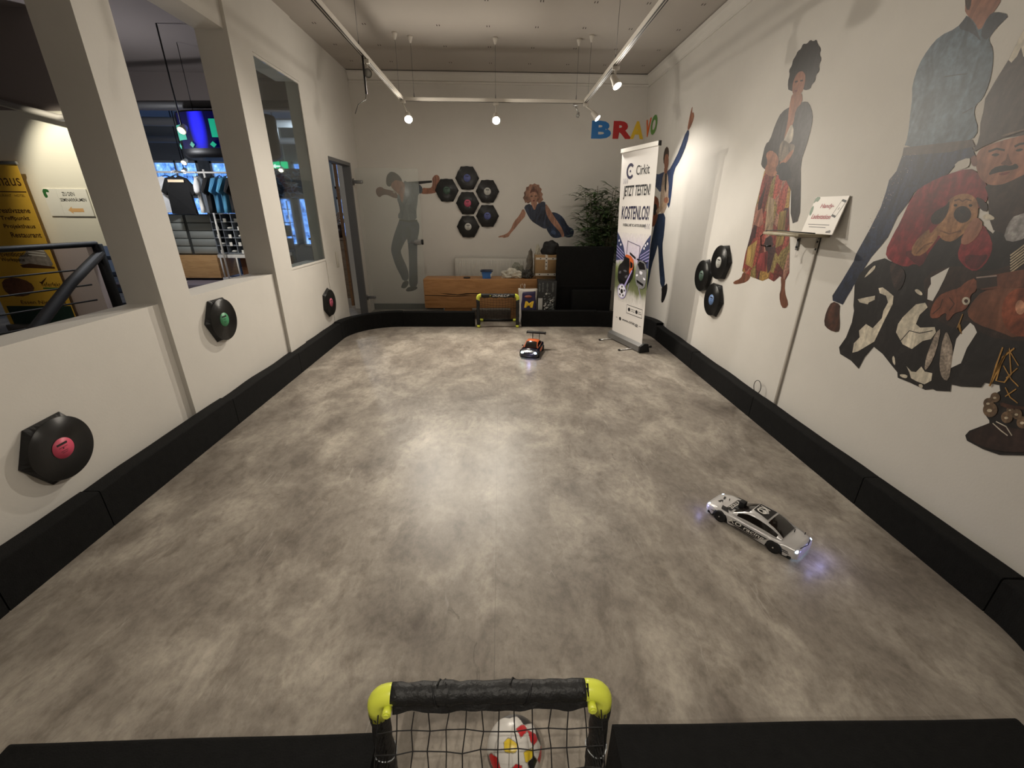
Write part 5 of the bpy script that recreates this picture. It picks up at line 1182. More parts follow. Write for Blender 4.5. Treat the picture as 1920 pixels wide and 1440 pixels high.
# stadium picture with two cars and a ball
def stadium_print():
    mt = bpy.data.materials.new('stadium_print'); mt.use_nodes = True; nt = mt.node_tree; N = nt.nodes; b = N['Principled BSDF']
    tc = N.new('ShaderNodeTexCoord'); mp = N.new('ShaderNodeMapping'); mp.inputs['Scale'].default_value = (14, 14, 3); nt.links.new(tc.outputs['Object'], mp.inputs[0])
    n = N.new('ShaderNodeTexNoise'); n.inputs['Scale'].default_value = 1.5; n.inputs['Detail'].default_value = 7; nt.links.new(mp.outputs[0], n.inputs[0])
    sx = N.new('ShaderNodeSeparateXYZ'); nt.links.new(tc.outputs['Object'], sx.inputs[0])
    m1 = N.new('ShaderNodeMath'); m1.operation = 'MULTIPLY_ADD'; m1.inputs[1].default_value = .16; nt.links.new(n.outputs[0], m1.inputs[0]); nt.links.new(sx.outputs['Z'], m1.inputs[2])
    mr = N.new('ShaderNodeMapRange'); mr.inputs[1].default_value = .56; mr.inputs[2].default_value = 1.32; nt.links.new(m1.outputs[0], mr.inputs[0])
    r = N.new('ShaderNodeValToRGB'); nt.links.new(mr.outputs[0], r.inputs[0]); e = r.color_ramp.elements
    e[0].position, e[0].color = 0, (*lin((232, 228, 224)), 1); e[1].position, e[1].color = 1, (*lin((232, 228, 226)), 1)
    for p, c in ((.10, (206, 204, 198)), (.20, (120, 126, 92)), (.38, (88, 100, 62)), (.50, (128, 140, 84)), (.57, (176, 180, 160)), (.64, (214, 204, 226)), (.80, (222, 214, 230))):
        x = e.new(p); x.color = (*lin(c), 1)
    g = ramp_chain(nt, mp.outputs[0], 9, 5, .7, [(.35, (.72, .72, .74)), (.55, (1.0, 1.0, 1.0)), (.7, (1.15, 1.15, 1.2))])
    nt.links.new(mixc(nt, r.outputs[0], g, .6), b.inputs['Base Color']); b.inputs['Roughness'].default_value = .45
    return mt
mb = MB(); mb.keepn = True; K = 0
def L(i, pts, sm=1):
    global K
    K += 1; mb.mat(i); bpatch(mb, pts, .0006+K*.00012, sm)
L(10, [(.01, 1.24), (.99, 1.24), (.99, .48), (.01, .48)], 0)
L(1, [(.01, 1.24), (.10, 1.19), (.22, 1.10), (.30, 1.00), (.32, .96), (.01, .93)], 0); L(1, [(.99, 1.24), (.90, 1.19), (.78, 1.10), (.70, 1.00), (.68, .95), (.99, .90)], 0)
for i in range(4):
    L(6, [(.01, 1.10-i*.035), (.26, 1.02-i*.028), (.26, 1.012-i*.028), (.01, 1.09-i*.035)], 0); L(6, [(.99, 1.10-i*.035), (.74, 1.02-i*.028), (.74, 1.012-i*.028), (.99, 1.09-i*.035)], 0)
for a, b in (((.35, .80), (.10, .62)), ((.48, .82), (.26, .58)), ((.5, .80), (.42, .60)), ((.68, .8), (.85, .58))): L(6, [a, (a[0]+.02, a[1]), (b[0]+.01, b[1]), b], 0)
for p in ((.08, 1.15), (.14, 1.11), (.92, 1.15), (.84, 1.10), (.87, 1.13)): L(7, [(p[0]+.022*math.cos(a*PI/4), p[1]+.014*math.sin(a*PI/4)) for a in range(8)], 0)
for q in ([(.35, 1.16), (.72, 1.12), (.72, 1.112), (.35, 1.152)], [(.35, 1.16), (.362, 1.16), (.345, 1.02), (.33, 1.02)], [(.72, 1.12), (.73, 1.12), (.72, 1.0), (.71, 1.0)]): L(8, q, 0)
# black car with orange roof, three-quarter front view
L(4, [(.44, 1.045), (.62, 1.00), (.62, .975), (.44, 1.02)], 0)
L(4, [(.10, .78), (.10, .86), (.16, .90), (.24, .925), (.30, 1.0), (.44, 1.0), (.56, .965), (.60, .90), (.59, .80), (.50, .72), (.42, .69), (.30, .655), (.16, .68), (.11, .72)])
L(3, [(.30, .995), (.34, 1.015), (.48, 1.005), (.57, .965), (.55, .945), (.44, .975), (.34, .985)], 0)
L(3, [(.44, .975), (.57, .955), (.575, .90), (.55, .86), (.47, .81), (.455, .85), (.47, .90)], 0)
L(11, [(.27, .925), (.33, .978), (.435, .965), (.445, .89), (.40, .875), (.30, .895)], 0)
L(11, [(.47, .95), (.55, .93), (.555, .89), (.485, .87)], 0)
L(12, [(.13, .81), (.20, .83), (.21, .80), (.14, .785)]); L(12, [(.33, .775), (.42, .80), (.43, .775), (.35, .75)]); L(12, [(.26, .835), (.34, .85), (.40, .83), (.34, .82)])
L(11, [(.14, .73), (.40, .715), (.38, .69), (.17, .695)], 0)
# pale car behind it
L(4, [(.66, .99), (.95, .965), (.95, .95), (.66, .975)], 0)
L(9, [(.645, .84), (.66, .90), (.70, .965), (.80, .98), (.92, .95), (.965, .89), (.975, .78), (.94, .70), (.82, .68), (.68, .72)])
L(11, [(.70, .93), (.75, .965), (.88, .95), (.925, .89), (.76, .88)], 0); L(11, [(.70, .77), (.90, .74), (.90, .715), (.72, .74)], 0)
L(7, [(.67, .825), (.73, .83), (.73, .81), (.68, .80)]); L(7, [(.88, .81), (.95, .80), (.94, .78), (.89, .785)]); L(7, [(.76, .87), (.86, .865), (.84, .83), (.78, .835)])
cb = lambda r, x=.27, y=.60: [(x+r*1.65*math.cos(a*PI/8), y+r*math.sin(a*PI/8)) for a in range(16)]
L(6, cb(.085), 0); L(7, cb(.074), 0)
L(4, cb(.026), 0)
for a in range(5): L(4, cb(.013, .27+.085*math.cos(a*1.257+.3), .60+.052*math.sin(a*1.257+.3)), 0)
L(6, [(.34, .68), (.54, .86), (.56, .85), (.37, .66)], 0)
mb.build('stadium_picture', [mat('mist_print', (196, 190, 206), .5, var=.1), mat('stand_print', (50, 60, 100), .5, var=.4, scale=14), mat('grass_print', (92, 110, 56), .55, var=.35, scale=10), mat('orange_print2', (206, 98, 44), .5), mat('car_black_print', (24, 22, 26), .4, var=.3, scale=12), mat('violet_grass_print', (108, 110, 128), .5, var=.3), mat('violet_print', (170, 160, 214), .5), mat('white_glow_print', (235, 235, 245), .5), mat('net_print', (110, 100, 130), .5), mat('car_grey_print', (128, 128, 132), .5, var=.3, scale=12), stadium_print(), mat('car_glass_print', (10, 10, 14), .4), mat('car_highlight_print', (96, 96, 104), .5)], wbn, world=True)
mb = MB()
for q in ([(.45, .47), (.93, .47), (.93, .464), (.45, .464)], [(.45, .375), (.93, .375), (.93, .369), (.45, .369)], [(.45, .47), (.456, .47), (.456, .37), (.45, .37)], [(.924, .47), (.93, .47), (.93, .37), (.924, .37)], [(.12, .275), (.17, .275), (.17, .280), (.12, .280)], [(.86, .275), (.92, .275), (.92, .280), (.86, .280)]): bpatch(mb, q, .0008, 0)
for x, y in ((.53, .42), (.76, .42), (.26, .275)): bpatch(mb, [(x+.035*math.cos(a*PI/6), y+.022*math.sin(a*PI/6)) for a in range(12)], .0008, 0)
mb.build('contact_frame', BK, wbn, world=True)
btext('instagram', .58, .425, .13, .012); btext('cirkit.gg', .58, .405, .12, .012); btext('tiktok', .81, .425, .08, .012); btext('cirkit', .81, .405, .10, .012)

# ------------------------------------------------------------------ radiator, timber bench and what lies on it
rd = thing('radiator', 'long white ribbed panel radiator on the far wall behind the timber bench', 'radiator', (-.05, 6.63, .2))
mb = MB(); mb.rbox((-.68, 6.60, .22), (.56, 6.615, .80), .004, 1); mb.rbox((-.68, 6.655, .22), (.56, 6.67, .80), .004, 1)
for i in range(48): x = -.655+i*.0255; mb.rbox((x, 6.592, .25), (x+.014, 6.602, .77), .004, 1)
mb.build('radiator_panel', mat('radiator_white', (205, 202, 194), .5), rd, world=True)
mb = MB(); mb.box((-.68, 6.598, .795), (.56, 6.672, .803))
for i in range(60): mb.box((-.67+i*.0205, 6.604, .803), (-.655+i*.0205, 6.666, .806))
mb.build('top_grille', mat('radiator_grille', (190, 187, 180), .5), rd, world=True)
for x in (-.5, .4):
    mb = MB(); mb.box((x, 6.67, .3), (x+.03, 6.696, .7)); mb.build('wall_bracket', GREYM, rd, world=True)
OAK = wood_material('oak_beam', (142, 98, 56), (182, 134, 84), 2.2, (1, 5, 7), .5)
bn = thing('timber_bench', 'thick oak beam bench with long dark cracks in front of the radiator', 'bench', (-.25, 6.1, 0))
mb = MB(); mb.rbox((-1.07, 6.0, .165), (.62, 6.33, .572), .012); mb.build('beam', OAK, bn, world=True)
for x0, x1 in ((-.80, -.42), (.15, .5)):
    mb = MB(); mb.rbox((x0, 6.04, 0), (x1, 6.29, .165), .008, 2); mb.build('leg', OAK, bn, world=True)
CRK = mat('crack_shadow', (30, 18, 10), .9)
mb = MB()
for pts in ([(-1.06, .352), (-.8, .348), (-.62, .338), (-.5, .350), (-.36, .346), (-.62, .330), (-.85, .338), (-1.06, .342)], [(-.86, .376), (-.72, .372), (-.60, .360), (-.48, .378), (-.30, .380), (-.1, .362), (.1, .356), (.2, .350), (.1, .346), (-.1, .352), (-.28, .366), (-.42, .366), (-.60, .350), (-.74, .362)],
        [(-.46, .345), (-.3, .35), (-.14, .338), (-.02, .345), (-.14, .330), (-.3, .342)], [(.3, .43), (.62, .432), (.62, .428), (.3, .424)], [(.36, .28), (.6, .282), (.6, .279), (.36, .275)]):
    mb.prism([(x, 5.9985, z) for x, z in pts], (0, .004, 0))
mb.build('crack', CRK, bn, world=True)
mb = MB(); mb.lathe([(.045, 0), (.05, .006), (.045, .016), (.02, .018)], (-.47, 6.09, .572), 20); tag(mb.build('coaster', mat('dark_disc', (44, 36, 30), .6)), 'small flat dark disc lying on the left half of the bench', 'coaster')
bb = thing('plastic_tub', 'small blue plastic tub with a clear rim on the timber bench', 'box', (-.19, 6.10, .572))
mb = MB(); mb.skin([[mb.bm.verts.new((sx*a, sy2*b, z)) for sx, sy2 in ((-1, -1), (1, -1), (1, 1), (-1, 1))] for a, b, z in ((.055, .05, 0), (.07, .06, .095), (.066, .056, .095), (.052, .047, .006))], True, True, False); mb.build('tub', mat('blue_plastic', (54, 112, 186), .4), bb)
mb = MB(); mb.skin([[mb.bm.verts.new((sx*a, sy2*b, z)) for sx, sy2 in ((-1, -1), (1, -1), (1, 1), (-1, 1))] for a, b, z in ((.082, .072, .095), (.088, .078, .11), (.07, .06, .108))], False, True, False); mb.build('rim', mat('dark_blue_rim', (44, 56, 84), .4), bb)
mb = MB(); mb.box((.055, -.063, .03), (.066, -.058, .07)); mb.build('paper_label', PAPER, bb)
def crumple(name, label, cat, c, r, m_, seed, sub=4, amp=.35, fz=.5, rot=0, smooth=False):
    """crumpled soft thing resting at c"""
    bm = bmesh.new(); bmesh.ops.create_icosphere(bm, subdivisions=sub, radius=1)
    for v in bm.verts:
        p = v.co.copy(); n1 = noise.noise(p*1.9+Vector((seed, 0, 0))); n2 = (abs(noise.noise(p*4.2+Vector((0, seed, 0))))+.6*abs(noise.noise(p*9+Vector((0, 0, seed)))))*(.35 if smooth else 1)
        v.co = p*(1+amp*n1-amp*.7*n2); v.co.x *= r[0]; v.co.y *= r[1]; v.co.z *= r[2]
    z0 = min(v.co.z for v in bm.verts)*fz
    for v in bm.verts: v.co.z = max(v.co.z, z0)-z0
    bmesh.ops.rotate(bm, verts=bm.verts[:], cent=(0, 0, 0), matrix=Matrix.Rotation(rot, 3, 'Z'))
    for f in bm.faces: f.smooth = smooth
    me = bpy.data.meshes.new(name); bm.to_mesh(me); bm.free(); me.materials.append(m_)
    o = bpy.data.objects.new(name, me); COL.objects.link(o); o.location = c
    if label: tag(o, label, cat)
    return o
crumple('plastic_bag', 'crumpled pale plastic bag lying on the bench beside the blue tub', 'bag', (.17, 6.14, .572), (.17, .085, .085), mat('pale_plastic_bag', (196, 192, 178), .35, var=.35, scale=16), 1.3)
crumple('plastic_bag', 'small clear grey bag bunched up behind the pale one on the bench', 'bag', (.24, 6.29, .57), (.10, .035, .13), mat('grey_plastic_bag', (134, 134, 122), .35, var=.4, scale=18), 4.1)
crumple('cable_bundle', 'dark tangled bundle of gear on the bench left of the cardboard box', 'cable', (.385, 6.10, .572), (.08, .06, .085), mat('dark_gear', (50, 48, 44), .6, var=.8, scale=26), 7.7)
crumple('plastic_bag', 'thin grey bag leaning on the left side of the taped cardboard box', 'bag', (.42, 6.27, .572), (.055, .04, .24), mat('smoke_plastic_bag', (110, 104, 94), .35, var=.4, scale=18), 2.9)
cb_ = thing('cardboard_box', 'brown cardboard box crossed with white printed tape, on the right end of the bench', 'box', (.665, 6.17, .60))
CARD = mat('cardboard', (150, 120, 82), .8, var=.08, scale=6); TAPE = mat('white_tape', (206, 200, 190), .45)
mb = MB(); mb.rbox((-.175, -.15, 0), (.175, .15, .29), .004, 1); mb.build('carton', CARD, cb_)
mb = MB()
for a, b in (((-.176, -.1512, .235), (.176, -.15, .262)), ((-.176, -.1512, .02), (.176, -.15, .052)), ((-.045, -.1515, .10), (-.012, -.15, .291)), ((.115, -.1515, .02), (.15, -.15, .291)), ((-.045, -.15, .290), (-.012, .15, .2912)), ((-.176, -.03, .2905), (.176, .02, .2918))): mb.box(a, b)
mb.build('tape', TAPE, cb_)
mb = MB()
for x, z in ((-.11, .249), (-.03, .249), (.06, .249), (-.03, .20), (-.03, .15), (-.12, .036), (.0, .036), (.09, .036), (.132, .10), (.132, .18)): mb.box((x-.008, -.1522, z-.007), (x+.008, -.1512, z+.007))
mb.build('tape_print', INK, cb_)
mb = MB(); mb.rbox((.50, 6.03, .573), (.83, 6.31, .60), .004, 1); tag(mb.build('cardboard_sheet', CARD), 'flat cardboard piece under the taped box on the bench', 'cardboard')
crumple('black_bag', 'black soft bag heaped on top of the taped cardboard box', 'bag', (.71, 6.20, .891), (.13, .09, .13), mat('black_nylon', (16, 16, 17), .7), 5.5, fz=.4, smooth=True, amp=.25)
crumple('paper_scrap', 'small pale crumpled wrap on the left of the taped box top', 'paper', (.525, 6.17, .891), (.035, .03, .09), mat('pale_wrap', (170, 166, 150), .5), 8.2)
# dark product box and shopping bag on the floor
pb = thing('product_box', 'tall black printed product box standing against the bench beside the black panel', 'box', (.632, 5.84, 0))
mb = MB(); mb.rbox((-.125, -.10, 0), (.125, .10, .59), .003, 1); mb.build('carton', mat('black_carton', (26, 27, 28), .4), pb)
mb = MB()
mb.mat(0); mb.box((-.12, -.1012, .20), (-.06, -.10, .36))
for i in range(46):
    x = random.uniform(-.04, .105); z = random.uniform(.20, .43); w = random.uniform(.006, .022)
    mb.mat(1 if i % 3 else 0); mb.prism([(x-w, -.1008, z), (x, -.1008, z-w*.8), (x+w, -.1008, z+w*.2), (x+.3*w, -.1008, z+w)], (0, -.0006-.0001*i, 0))
mb.build('picture_print', [mat('box_white_print', (188, 188, 184), .5), mat('box_grey_print', (96, 100, 98), .5)], pb)
for i, x in enumerate((-.105, -.06, .0, .075)):
    mb = MB()
    for k in range(7): w = random.uniform(.006, .014); mb.box((x-w, -.1012, .445+k*.018), (x+w, -.10, .457+k*.018))
    mb.build('side_print', mat('box_grey_print', (96, 100, 98), .5), pb)
sb = thing('shopping_bag', 'white and violet plastic shopping bag with a big yellow M, in front of the bench', 'bag', (.375, 5.79, 0))
def bagmesh(w0, w1, h, d, seed, m_, nm, z0=0, x0=0):
    mb = MB(); R = []
    for j in range(13):
        t = j/12; w = w0+(w1-w0)*t; dd = d*(1-t*.75); row = []
        for i in range(28):
            a = 2*PI*i/28; k = 1+.10*noise.noise(Vector((math.cos(a)*2, math.sin(a)*2, t*4+seed)))
            row.append(mb.bm.verts.new((x0+w*k*math.copysign(abs(math.cos(a))**.6, math.cos(a)), dd*k*math.copysign(abs(math.sin(a))**.7, math.sin(a)), z0+h*t+.02*noise.noise(Vector((a, t*3, seed)))*t)))
        R.append(row)
    mb.skin(R, True); return mb.build(nm, m_, sb)
bagmesh(.125, .13, .48, .07, 2, mat('white_bag_film', (214, 208, 200), .35, var=.1, scale=12), 'white_bag')
bagmesh(.115, .10, .40, .105, 5, mat('violet_bag_film', (40, 30, 74), .35, var=.3, scale=10), 'violet_bag', .04, .01)
mb = MB(); mb.keepn = True; mb.text('M', (-.055, -.118, .245), X, (0, .18, 1), .13, .085, bold=.04, shear=.15); mb.build('yellow_letter', mat('yellow_bag_print', (224, 184, 48), .4), sb)
mb = MB(); mb.ball((.0, -.085, .385), (.05, .02, .02)); mb.build('top_print', mat('brown_bag_print', (140, 74, 56), .4, var=.4, scale=30), sb)
for s in (-1, 1):
    mb = MB(); mb.tube([(s*.03-.07, 0, .48), (s*.03-.07, 0, .53), (s*.015-.06, 0, .545), (s*.0-.05, 0, .48)], .010, 6, flat=.3); mb.build('handle', mat('white_bag_film', (214, 208, 200), .35), sb)
# black panels
pn = thing('upholstered_board', 'large black upholstered panel standing upright in the far right corner', 'panel', (1.13, 5.92, 0))
mb = MB(); mb.rbox((.76, 5.88, .0), (1.53, 5.95, 1.02), .02, 3); mb.build('panel_body', BLACK, pn, world=True)
mb = MB(); mb.rbox((.76, 5.865, .50), (1.525, 5.871, .505), .001, 1); mb.build('seam', mat('seam_black', (12, 12, 12), .9), pn, world=True)
mb = MB(); mb.rbox((.98, 5.79, .0), (1.52, 5.865, .46), .018, 3); tag(mb.build('foam_board', BLACK), 'lower black foam panel leaning in front of the large upright one', 'panel')

# ------------------------------------------------------------------ potted bamboo palm
plt = thing('potted_palm', 'bushy green potted bamboo palm behind the tall black panel', 'plant', (1.42, 6.30, 0))
mb = MB(); mb.lathe([(.13, 0), (.16, .02), (.19, .32), (.20, .34), (.18, .34), (.17, .30)], n=28); mb.build('pot', mat('dark_pot', (50, 48, 46), .6), plt)
mb = MB(); mb.lathe([(.17, .29), (.16, .30), (.001, .305)], n=20); mb.build('soil', mat('soil', (44, 34, 26), .95), plt)
random.seed(21); stems = []; fol = MB(); stm = MB()
def leaf(mb, p, d, L_, w):
    d = d.normalized(); L_ = L_*(.4 if (p+d*L_).y > .33 or (p+d*L_).y < -.30 else 1); s = d.cross(Vector((0, 0, 1))); s = s.normalized() if s.length > .1 else Vector((1, 0, 0)); dr = Vector((0, 0, -1))
    P = [(0, .15), (.25, .8), (.5, 1), (.75, .7), (1, .02)]; A, B, C_ = [], [], []
    for t, k in P:
        c = p+d*L_*t+dr*L_*.35*t*t; A.append(mb.bm.verts.new(c-s*w*k)); C_.append(mb.bm.verts.new(c+Vector((0, 0, -.12*w*k)))); B.append(mb.bm.verts.new(c+s*w*k))
    for i in range(4): mb._f([A[i], C_[i], C_[i+1], A[i+1]], True); mb._f([C_[i], B[i], B[i+1], C_[i+1]], True)
for i in range(19):
    a = random.uniform(0, 2*PI); r = random.uniform(.02, .10); h = random.uniform(.95, 1.62); ln = random.uniform(.03, .20)
    b0 = Vector((r*math.cos(a), r*math.sin(a), .3)); top = b0+Vector((ln*math.cos(a), ln*math.sin(a)*.7, h-.1))
    pts = [b0+(top-b0)*t+Vector((0, 0, .05*math.sin(t*PI))) for t in (0, .25, .5, .75, 1)]; stm.tube(pts, [.007, .006, .005, .004, .003], 6)
    for k in range(22):
        t = random.uniform(.36, 1); p = b0+(top-b0)*t; az = random.uniform(0, 2*PI)
        fr = Vector((math.cos(az), math.sin(az)*.75, random.uniform(.1, .7))).normalized()*random.uniform(.10, .24); e = p+fr; stm.tube([p, e], .0018, 4)
        for q in range(6):
            u = .4+.6*q/5; sd = (1 if q % 2 else -1); dd = (fr.normalized()+Vector((-fr.y, fr.x, 0)).normalized()*sd*.8*(1-.5*u)+Vector((0, 0, random.uniform(-.3, .25))))
            leaf(fol, p+fr*u, dd, random.uniform(.09, .17), random.uniform(.014, .023))
LEAF = mat('palm_leaf', (86, 110, 70), .42, var=.4, scale=9)
fol.build('foliage', LEAF, plt); stm.build('stem', mat('palm_stem', (84, 84, 58), .6), plt)
mb = MB()
for i in range(26):
    p = Vector((random.uniform(.05, .19), -.1+random.uniform(-.05, .05), .85)); mb.tube([p, p+Vector((random.uniform(-.04, .04), 0, .2)), p+Vector((random.uniform(-.09, .09), random.uniform(-.04, .04), random.uniform(.3, .46)))], .0016, 4)
mb.build('dry_grass', mat('dry_grass', (128, 120, 96), .7), plt)

# ------------------------------------------------------------------ ceiling tracks and spot lamps
TRK = mat('track_white', (206, 200, 190), .45); GROOVE = mat('track_groove', (40, 36, 32), .6)
def track(label, a, b, wires):
    t = thing('light_track', label, 'light track', ((a[0]+b[0])/2, (a[1]+b[1])/2, a[2]), 0, 'white light tracks hung from the ceiling')
    a, b = Vector(a), Vector(b); d = (b-a).normalized(); s = Vector((-d.y, d.x, 0))*.017
    mb = MB(); mb.prism([a-s, a+s, a+s+Vector((0, 0, .032)), a-s+Vector((0, 0, .032))], b-a); mb.build('track_rail', TRK, t, world=True)
    mb = MB(); q = s*.28; z = Vector((0, 0, -.0008))
    for k in (-.5, .5): mb.prism([a+s*k-q+z, b+s*k-q+z, b+s*k+q+z, a+s*k+q+z], (0, 0, .001))
    mb.build('track_groove', GROOVE, t, world=True)
    for w in wires:
        w = Vector(w); mb = MB(); mb.cyl(w+Vector((0, 0, .032)), (w.x, w.y, CZ-.04), .0018, n=5); mb.tube([w+Vector((0, 0, .03)), w+Vector((0, 0, .075))], [.006, .003], 6); c = mb.build('suspension_wire', GREYM, t, world=True)
        mb = MB(); mb.lathe([(.028, 0), (.026, -.012), (.014, -.045), (.008, -.06)][::-1], (w.x, w.y, CZ), 16); mb.build('ceiling_cup', TRK, c, world=True)
    return t
TZ = 2.555
track('left ceiling light track running towards the far wall', (-1.06, -.9, TZ), (-1.06, 5.43, TZ), [(-1.06, 1.0, TZ), (-1.06, 3.95, TZ), (-1.07, 5.38, TZ)])
track('right ceiling light track running towards the far wall', (.94, -.9, TZ), (.94, 5.43, TZ), [(.94, 1.0, TZ), (.94, 4.15, TZ), (.95, 5.36, TZ)])
track('short cross light track joining the two long ones at the far end', (-1.04, 5.47, TZ), (.96, 5.47, TZ), [(-.93, 5.47, TZ), (-.045, 5.47, TZ), (.84, 5.47, TZ)])
BULB = mat('lit_bulb', (255, 236, 190), .5, emit=60); BULB2 = mat('lit_cool_bulb', (255, 248, 228), .5, emit=40); OFFB = mat('unlit_bulb', (150, 150, 145), .2)
def spot(label, p, aim, glow, tx=None, s=1.0, body=TRK):
    t = thing('track_spotlight', label, 'spotlight', p, 0, 'spotlights on the ceiling tracks'); p = Vector(p); d = (Vector(aim)-p).normalized()
    q = d.to_track_quat('Z', 'Y').to_matrix().to_4x4(); tp = Vector(tx if tx else (p.x, p.y, TZ))
    mb = MB(); mb.rbox((tp.x-p.x-.03, tp.y-p.y-.012, tp.z-p.z-.03), (tp.x-p.x+.03, tp.y-p.y+.012, tp.z-p.z-.001), .004, 2); mb.build('track_adapter', body, t)
    mb = MB(); mb.tube([tp-p+Vector((0, 0, -.03)), (tp-p)*.45, (0, 0, 0)], .008, 8); mb.build('swivel_arm', body, t)
    mb = MB(); mb.lathe([(.001, -.045*s), (.022*s, -.044*s), (.026*s, -.03*s), (.028*s, .0), (.036*s, .04*s), (.037*s, .052*s), (.033*s, .052*s), (.030*s, .03*s), (.001, .025*s)], M=q, n=20); mb.build('lamp_housing', body, t)
    mb = MB(); mb.lathe([(.001, .030*s), (.028*s, .034*s), (.030*s, .046*s), (.012*s, .054*s), (.001, .055*s)], M=q, n=16); mb.build('bulb', glow, t)
SL = ['lit spotlight at the far end of the left ceiling track', 'lit spotlight in the middle of the short cross track', 'lit spotlight where the right track meets the cross track', 'lit spotlight a little before the far end of the right track',
      'lit spotlight on the left track above the picture', 'lit spotlight on the right track above the picture', 'lit spotlight on the left track behind the viewer', 'lit spotlight on the right track behind the viewer']
for i, (p, a, e, c, k, sp2) in enumerate(SPOTS):
    tx = {0: (-1.05, 5.42, TZ), 1: (-.04, 5.47, TZ), 2: (.95, 5.45, TZ), 6: (-1.06, -.5, TZ), 7: (.94, -.65, TZ)}.get(i)
    if i < 6: spot(SL[i], p, a, BULB if i < 2 else BULB2, tx, 1.15 if i < 2 else 1.0)
    else: spot(SL[i], (tx[0], tx[1], 2.45), a, BULB2, None)
spot('switched-off white spotlight hanging from the left track', (-1.04, 4.07, 2.46), (-.8, 2.4, 1.9), OFFB, (-1.06, 4.09, TZ))
spot('small switched-off silver spotlight near the right end of the cross track', (.87, 5.46, 2.45), (.6, 4.4, 1.6), OFFB, (.84, 5.47, TZ), .6, CHROME)
mb = MB(); mb.tube([(-1.055, 4.0, 2.55), (-1.055, 4.0, 2.30)], .008, 6); mb.tube([(-1.055, 4.0, 2.31), (-1.06, 3.98, 2.26), (-1.10, 3.90, 2.21), (-1.12, 3.86, 2.14)], .0025, 5); tag(mb.build('hanging_cable', mat('dark_cable', (34, 30, 28), .6)), 'short dark cable end dangling from the left ceiling track', 'cable')

# ------------------------------------------------------------------ phone charging shelf and sign on the right wall
sh = thing('wall_shelf', 'narrow wooden wall shelf on metal brackets under the phone sign', 'shelf', (1.9, 2.85, 1.31))
mb = MB(); mb.rbox((1.80, 2.66, 1.315), (1.999, 3.03, 1.333), .003, 1); mb.build('shelf_board', wood_material('shelf_board_wood', (150, 140, 116), (182, 172, 148)), sh, world=True)
for y in (2.74, 2.93):
    mb = MB(); mb.box((1.84, y-.01, 1.309), (1.997, y+.01, 1.315)); mb.box((1.991, y-.01, 1.22), (1.997, y+.01, 1.315)); mb.build('bracket', GREYM, sh, world=True)
    for z in (1.24, 1.285):
        mb = MB(); mb.cyl((1.991, y, z), (1.986, y, z), .007, n=10); mb.build('screw', BLACKM, sh, world=True)
hs = thing('phone_sign', 'white sign with red German words and a drawn phone on the wall shelf', 'sign', (1.955, 2.70, 1.333))
# the board stands on the shelf, leaning on the wall
Sa, Sb = Vector((1.95, 2.86, 1.3335)), Vector((1.95, 2.60, 1.3335)); su = (Sb-Sa).normalized(); sv = Vector((.04, 0, .212)).normalized(); sn = su.cross(sv)
if sn.x > 0: sn = -sn
sW, sH = .275, .215
def sp(a, b, l=.0): return Sa+su*(a*sW)+sv*(b*sH)+sn*l
mb = MB(); mb.prism([sp(0, 0), sp(1, 0), sp(1, 1), sp(0, 1)], -sn*.006); mb.build('sign_board', mat('sign_white', (226, 220, 212), .5), hs, world=True)
RP = mat('red_sign_print', (166, 62, 68), .5)
text_part('lettering', hs, RP, 'Handy-', sp(.28, .66, .0005), su, sv, .42*sW, .15*sH, bold=.02, shear=.2)
text_part('lettering', hs, RP, 'Ladestation', sp(.13, .40, .0005), su, sv, .60*sW, .13*sH, bold=.02, shear=.2)
mb = MB()
for a, b, z in ((.12, .80, .24), (.18, .72, .17)): mb.poly([sp(a, z, .0006), sp(b, z, .0006), sp(b, z+.018, .0006), sp(a, z+.018, .0006)])
mb.poly([sp(.78, .04, .0006), sp(.92, .04, .0006), sp(.92, .09, .0006), sp(.88, .12, .0006), (sp(.84, .10, .0006)), sp(.78, .08, .0006)]); mb.build('small_print', mat('dark_sign_print', (60, 52, 48), .5), hs, world=True)
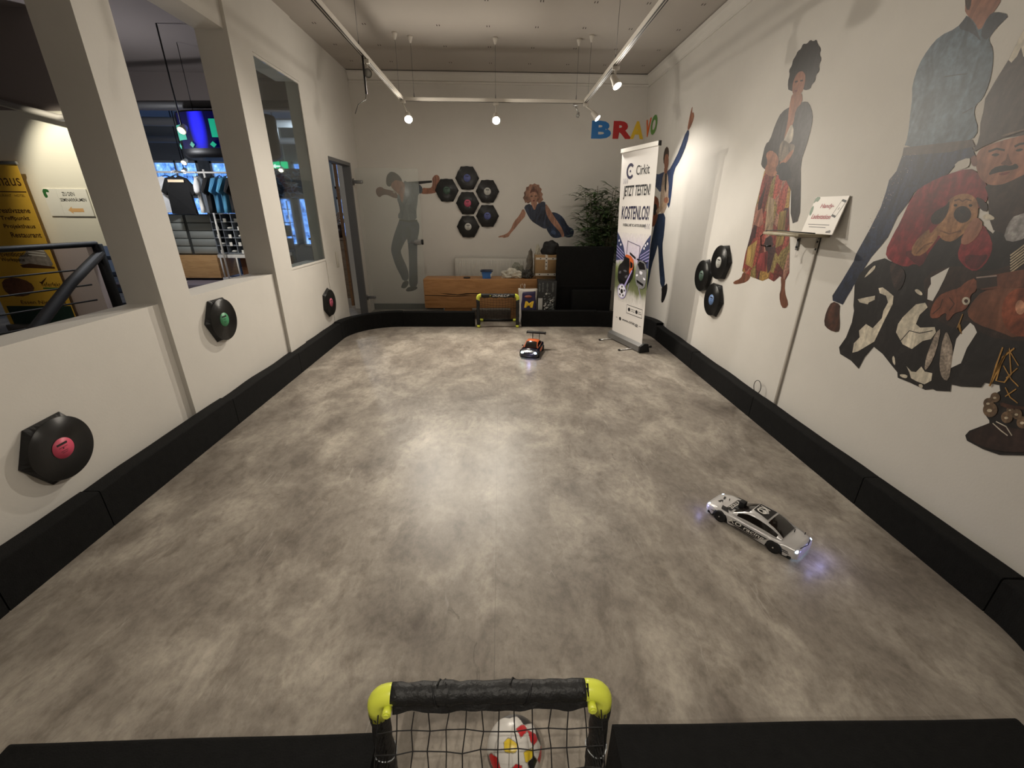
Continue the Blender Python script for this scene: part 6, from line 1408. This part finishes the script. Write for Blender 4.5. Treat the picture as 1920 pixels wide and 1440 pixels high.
mb = MB(); mb.poly([sp(*p, .0006) for p in chaikin([(0.0, 1.0), (.16, 1.0), (.15, .90), (.10, .86), (.06, .90), (.0, .80)])]); mb.poly([sp(*p, .0006) for p in chaikin([(0, .74), (.05, .76), (.09, .64), (.08, .5), (.04, .48), (0, .56)])]); mb.build('leaf_print', mat('sage_print', (84, 112, 84), .5), hs, world=True)
mb = MB(); C0 = (.86, .68); ca, sa = math.cos(-.30), math.sin(-.30)
def ph_(x, y): return sp(C0[0]+(x*ca-y*sa), C0[1]+(x*sa+y*ca)*1.1, .0006)
def phq(x0, x1, y0, y1): mb.poly([ph_(x0, y0), ph_(x1, y0), ph_(x1, y1), ph_(x0, y1)])
phq(-.07, .07, .16, .21); phq(-.07, .07, -.21, -.16); phq(-.07, -.062, -.16, .16); phq(.062, .07, -.16, .16); phq(-.006, .006, -.03, .03)
mb.build('phone_drawing', BLACKM, hs, world=True)
mb = MB(); mb.tube([(1.90, 2.66, 1.338), (1.87, 2.80, 1.340), (1.84, 2.95, 1.345), (1.83, 3.04, 1.34), (1.82, 3.08, 1.30), (1.83, 3.07, 1.24), (1.85, 3.04, 1.235)], .0035, 6); mb.cyl((1.85, 3.04, 1.235), (1.87, 3.02, 1.24), .006, n=8)
tag(mb.build('charging_cable', BLACKM), 'thin black charging cable drooping off the left end of the wall shelf', 'cable')
mb = MB(); mb.rbox((1.988, 2.735, .0), (1.9995, 2.757, 1.21), .002, 1); mb.rbox((1.988, 2.730, 1.21), (1.9995, 2.762, 1.30), .002, 1); tag(mb.build('cable_duct', mat('duct_grey', (176, 170, 160), .6)), 'pale vertical cable duct running down the wall from the phone shelf', 'duct')
mb = MB(); c = on(0, 1.97, 1420, 725)
mb.tube([c+Vector((0, .045*math.cos(a), .045*math.sin(a)*1.1)) for a in [PI*1.3-i*PI*1.6/14 for i in range(15)]], .0025, 6); tag(mb.build('cable_loop', BLACKM), 'small black cable loop sticking up behind the right barrier', 'cable')
# little details on the left wall and by the doorway
mb = MB(); mb.rbox((-1.985, 5.36, .80), (-1.975, 5.42, .98), .003, 1); tag(mb.build('light_switch', mat('switch_white', (200, 196, 186), .5)), 'narrow white switch plate on the left wall beside the doorway', 'switch')
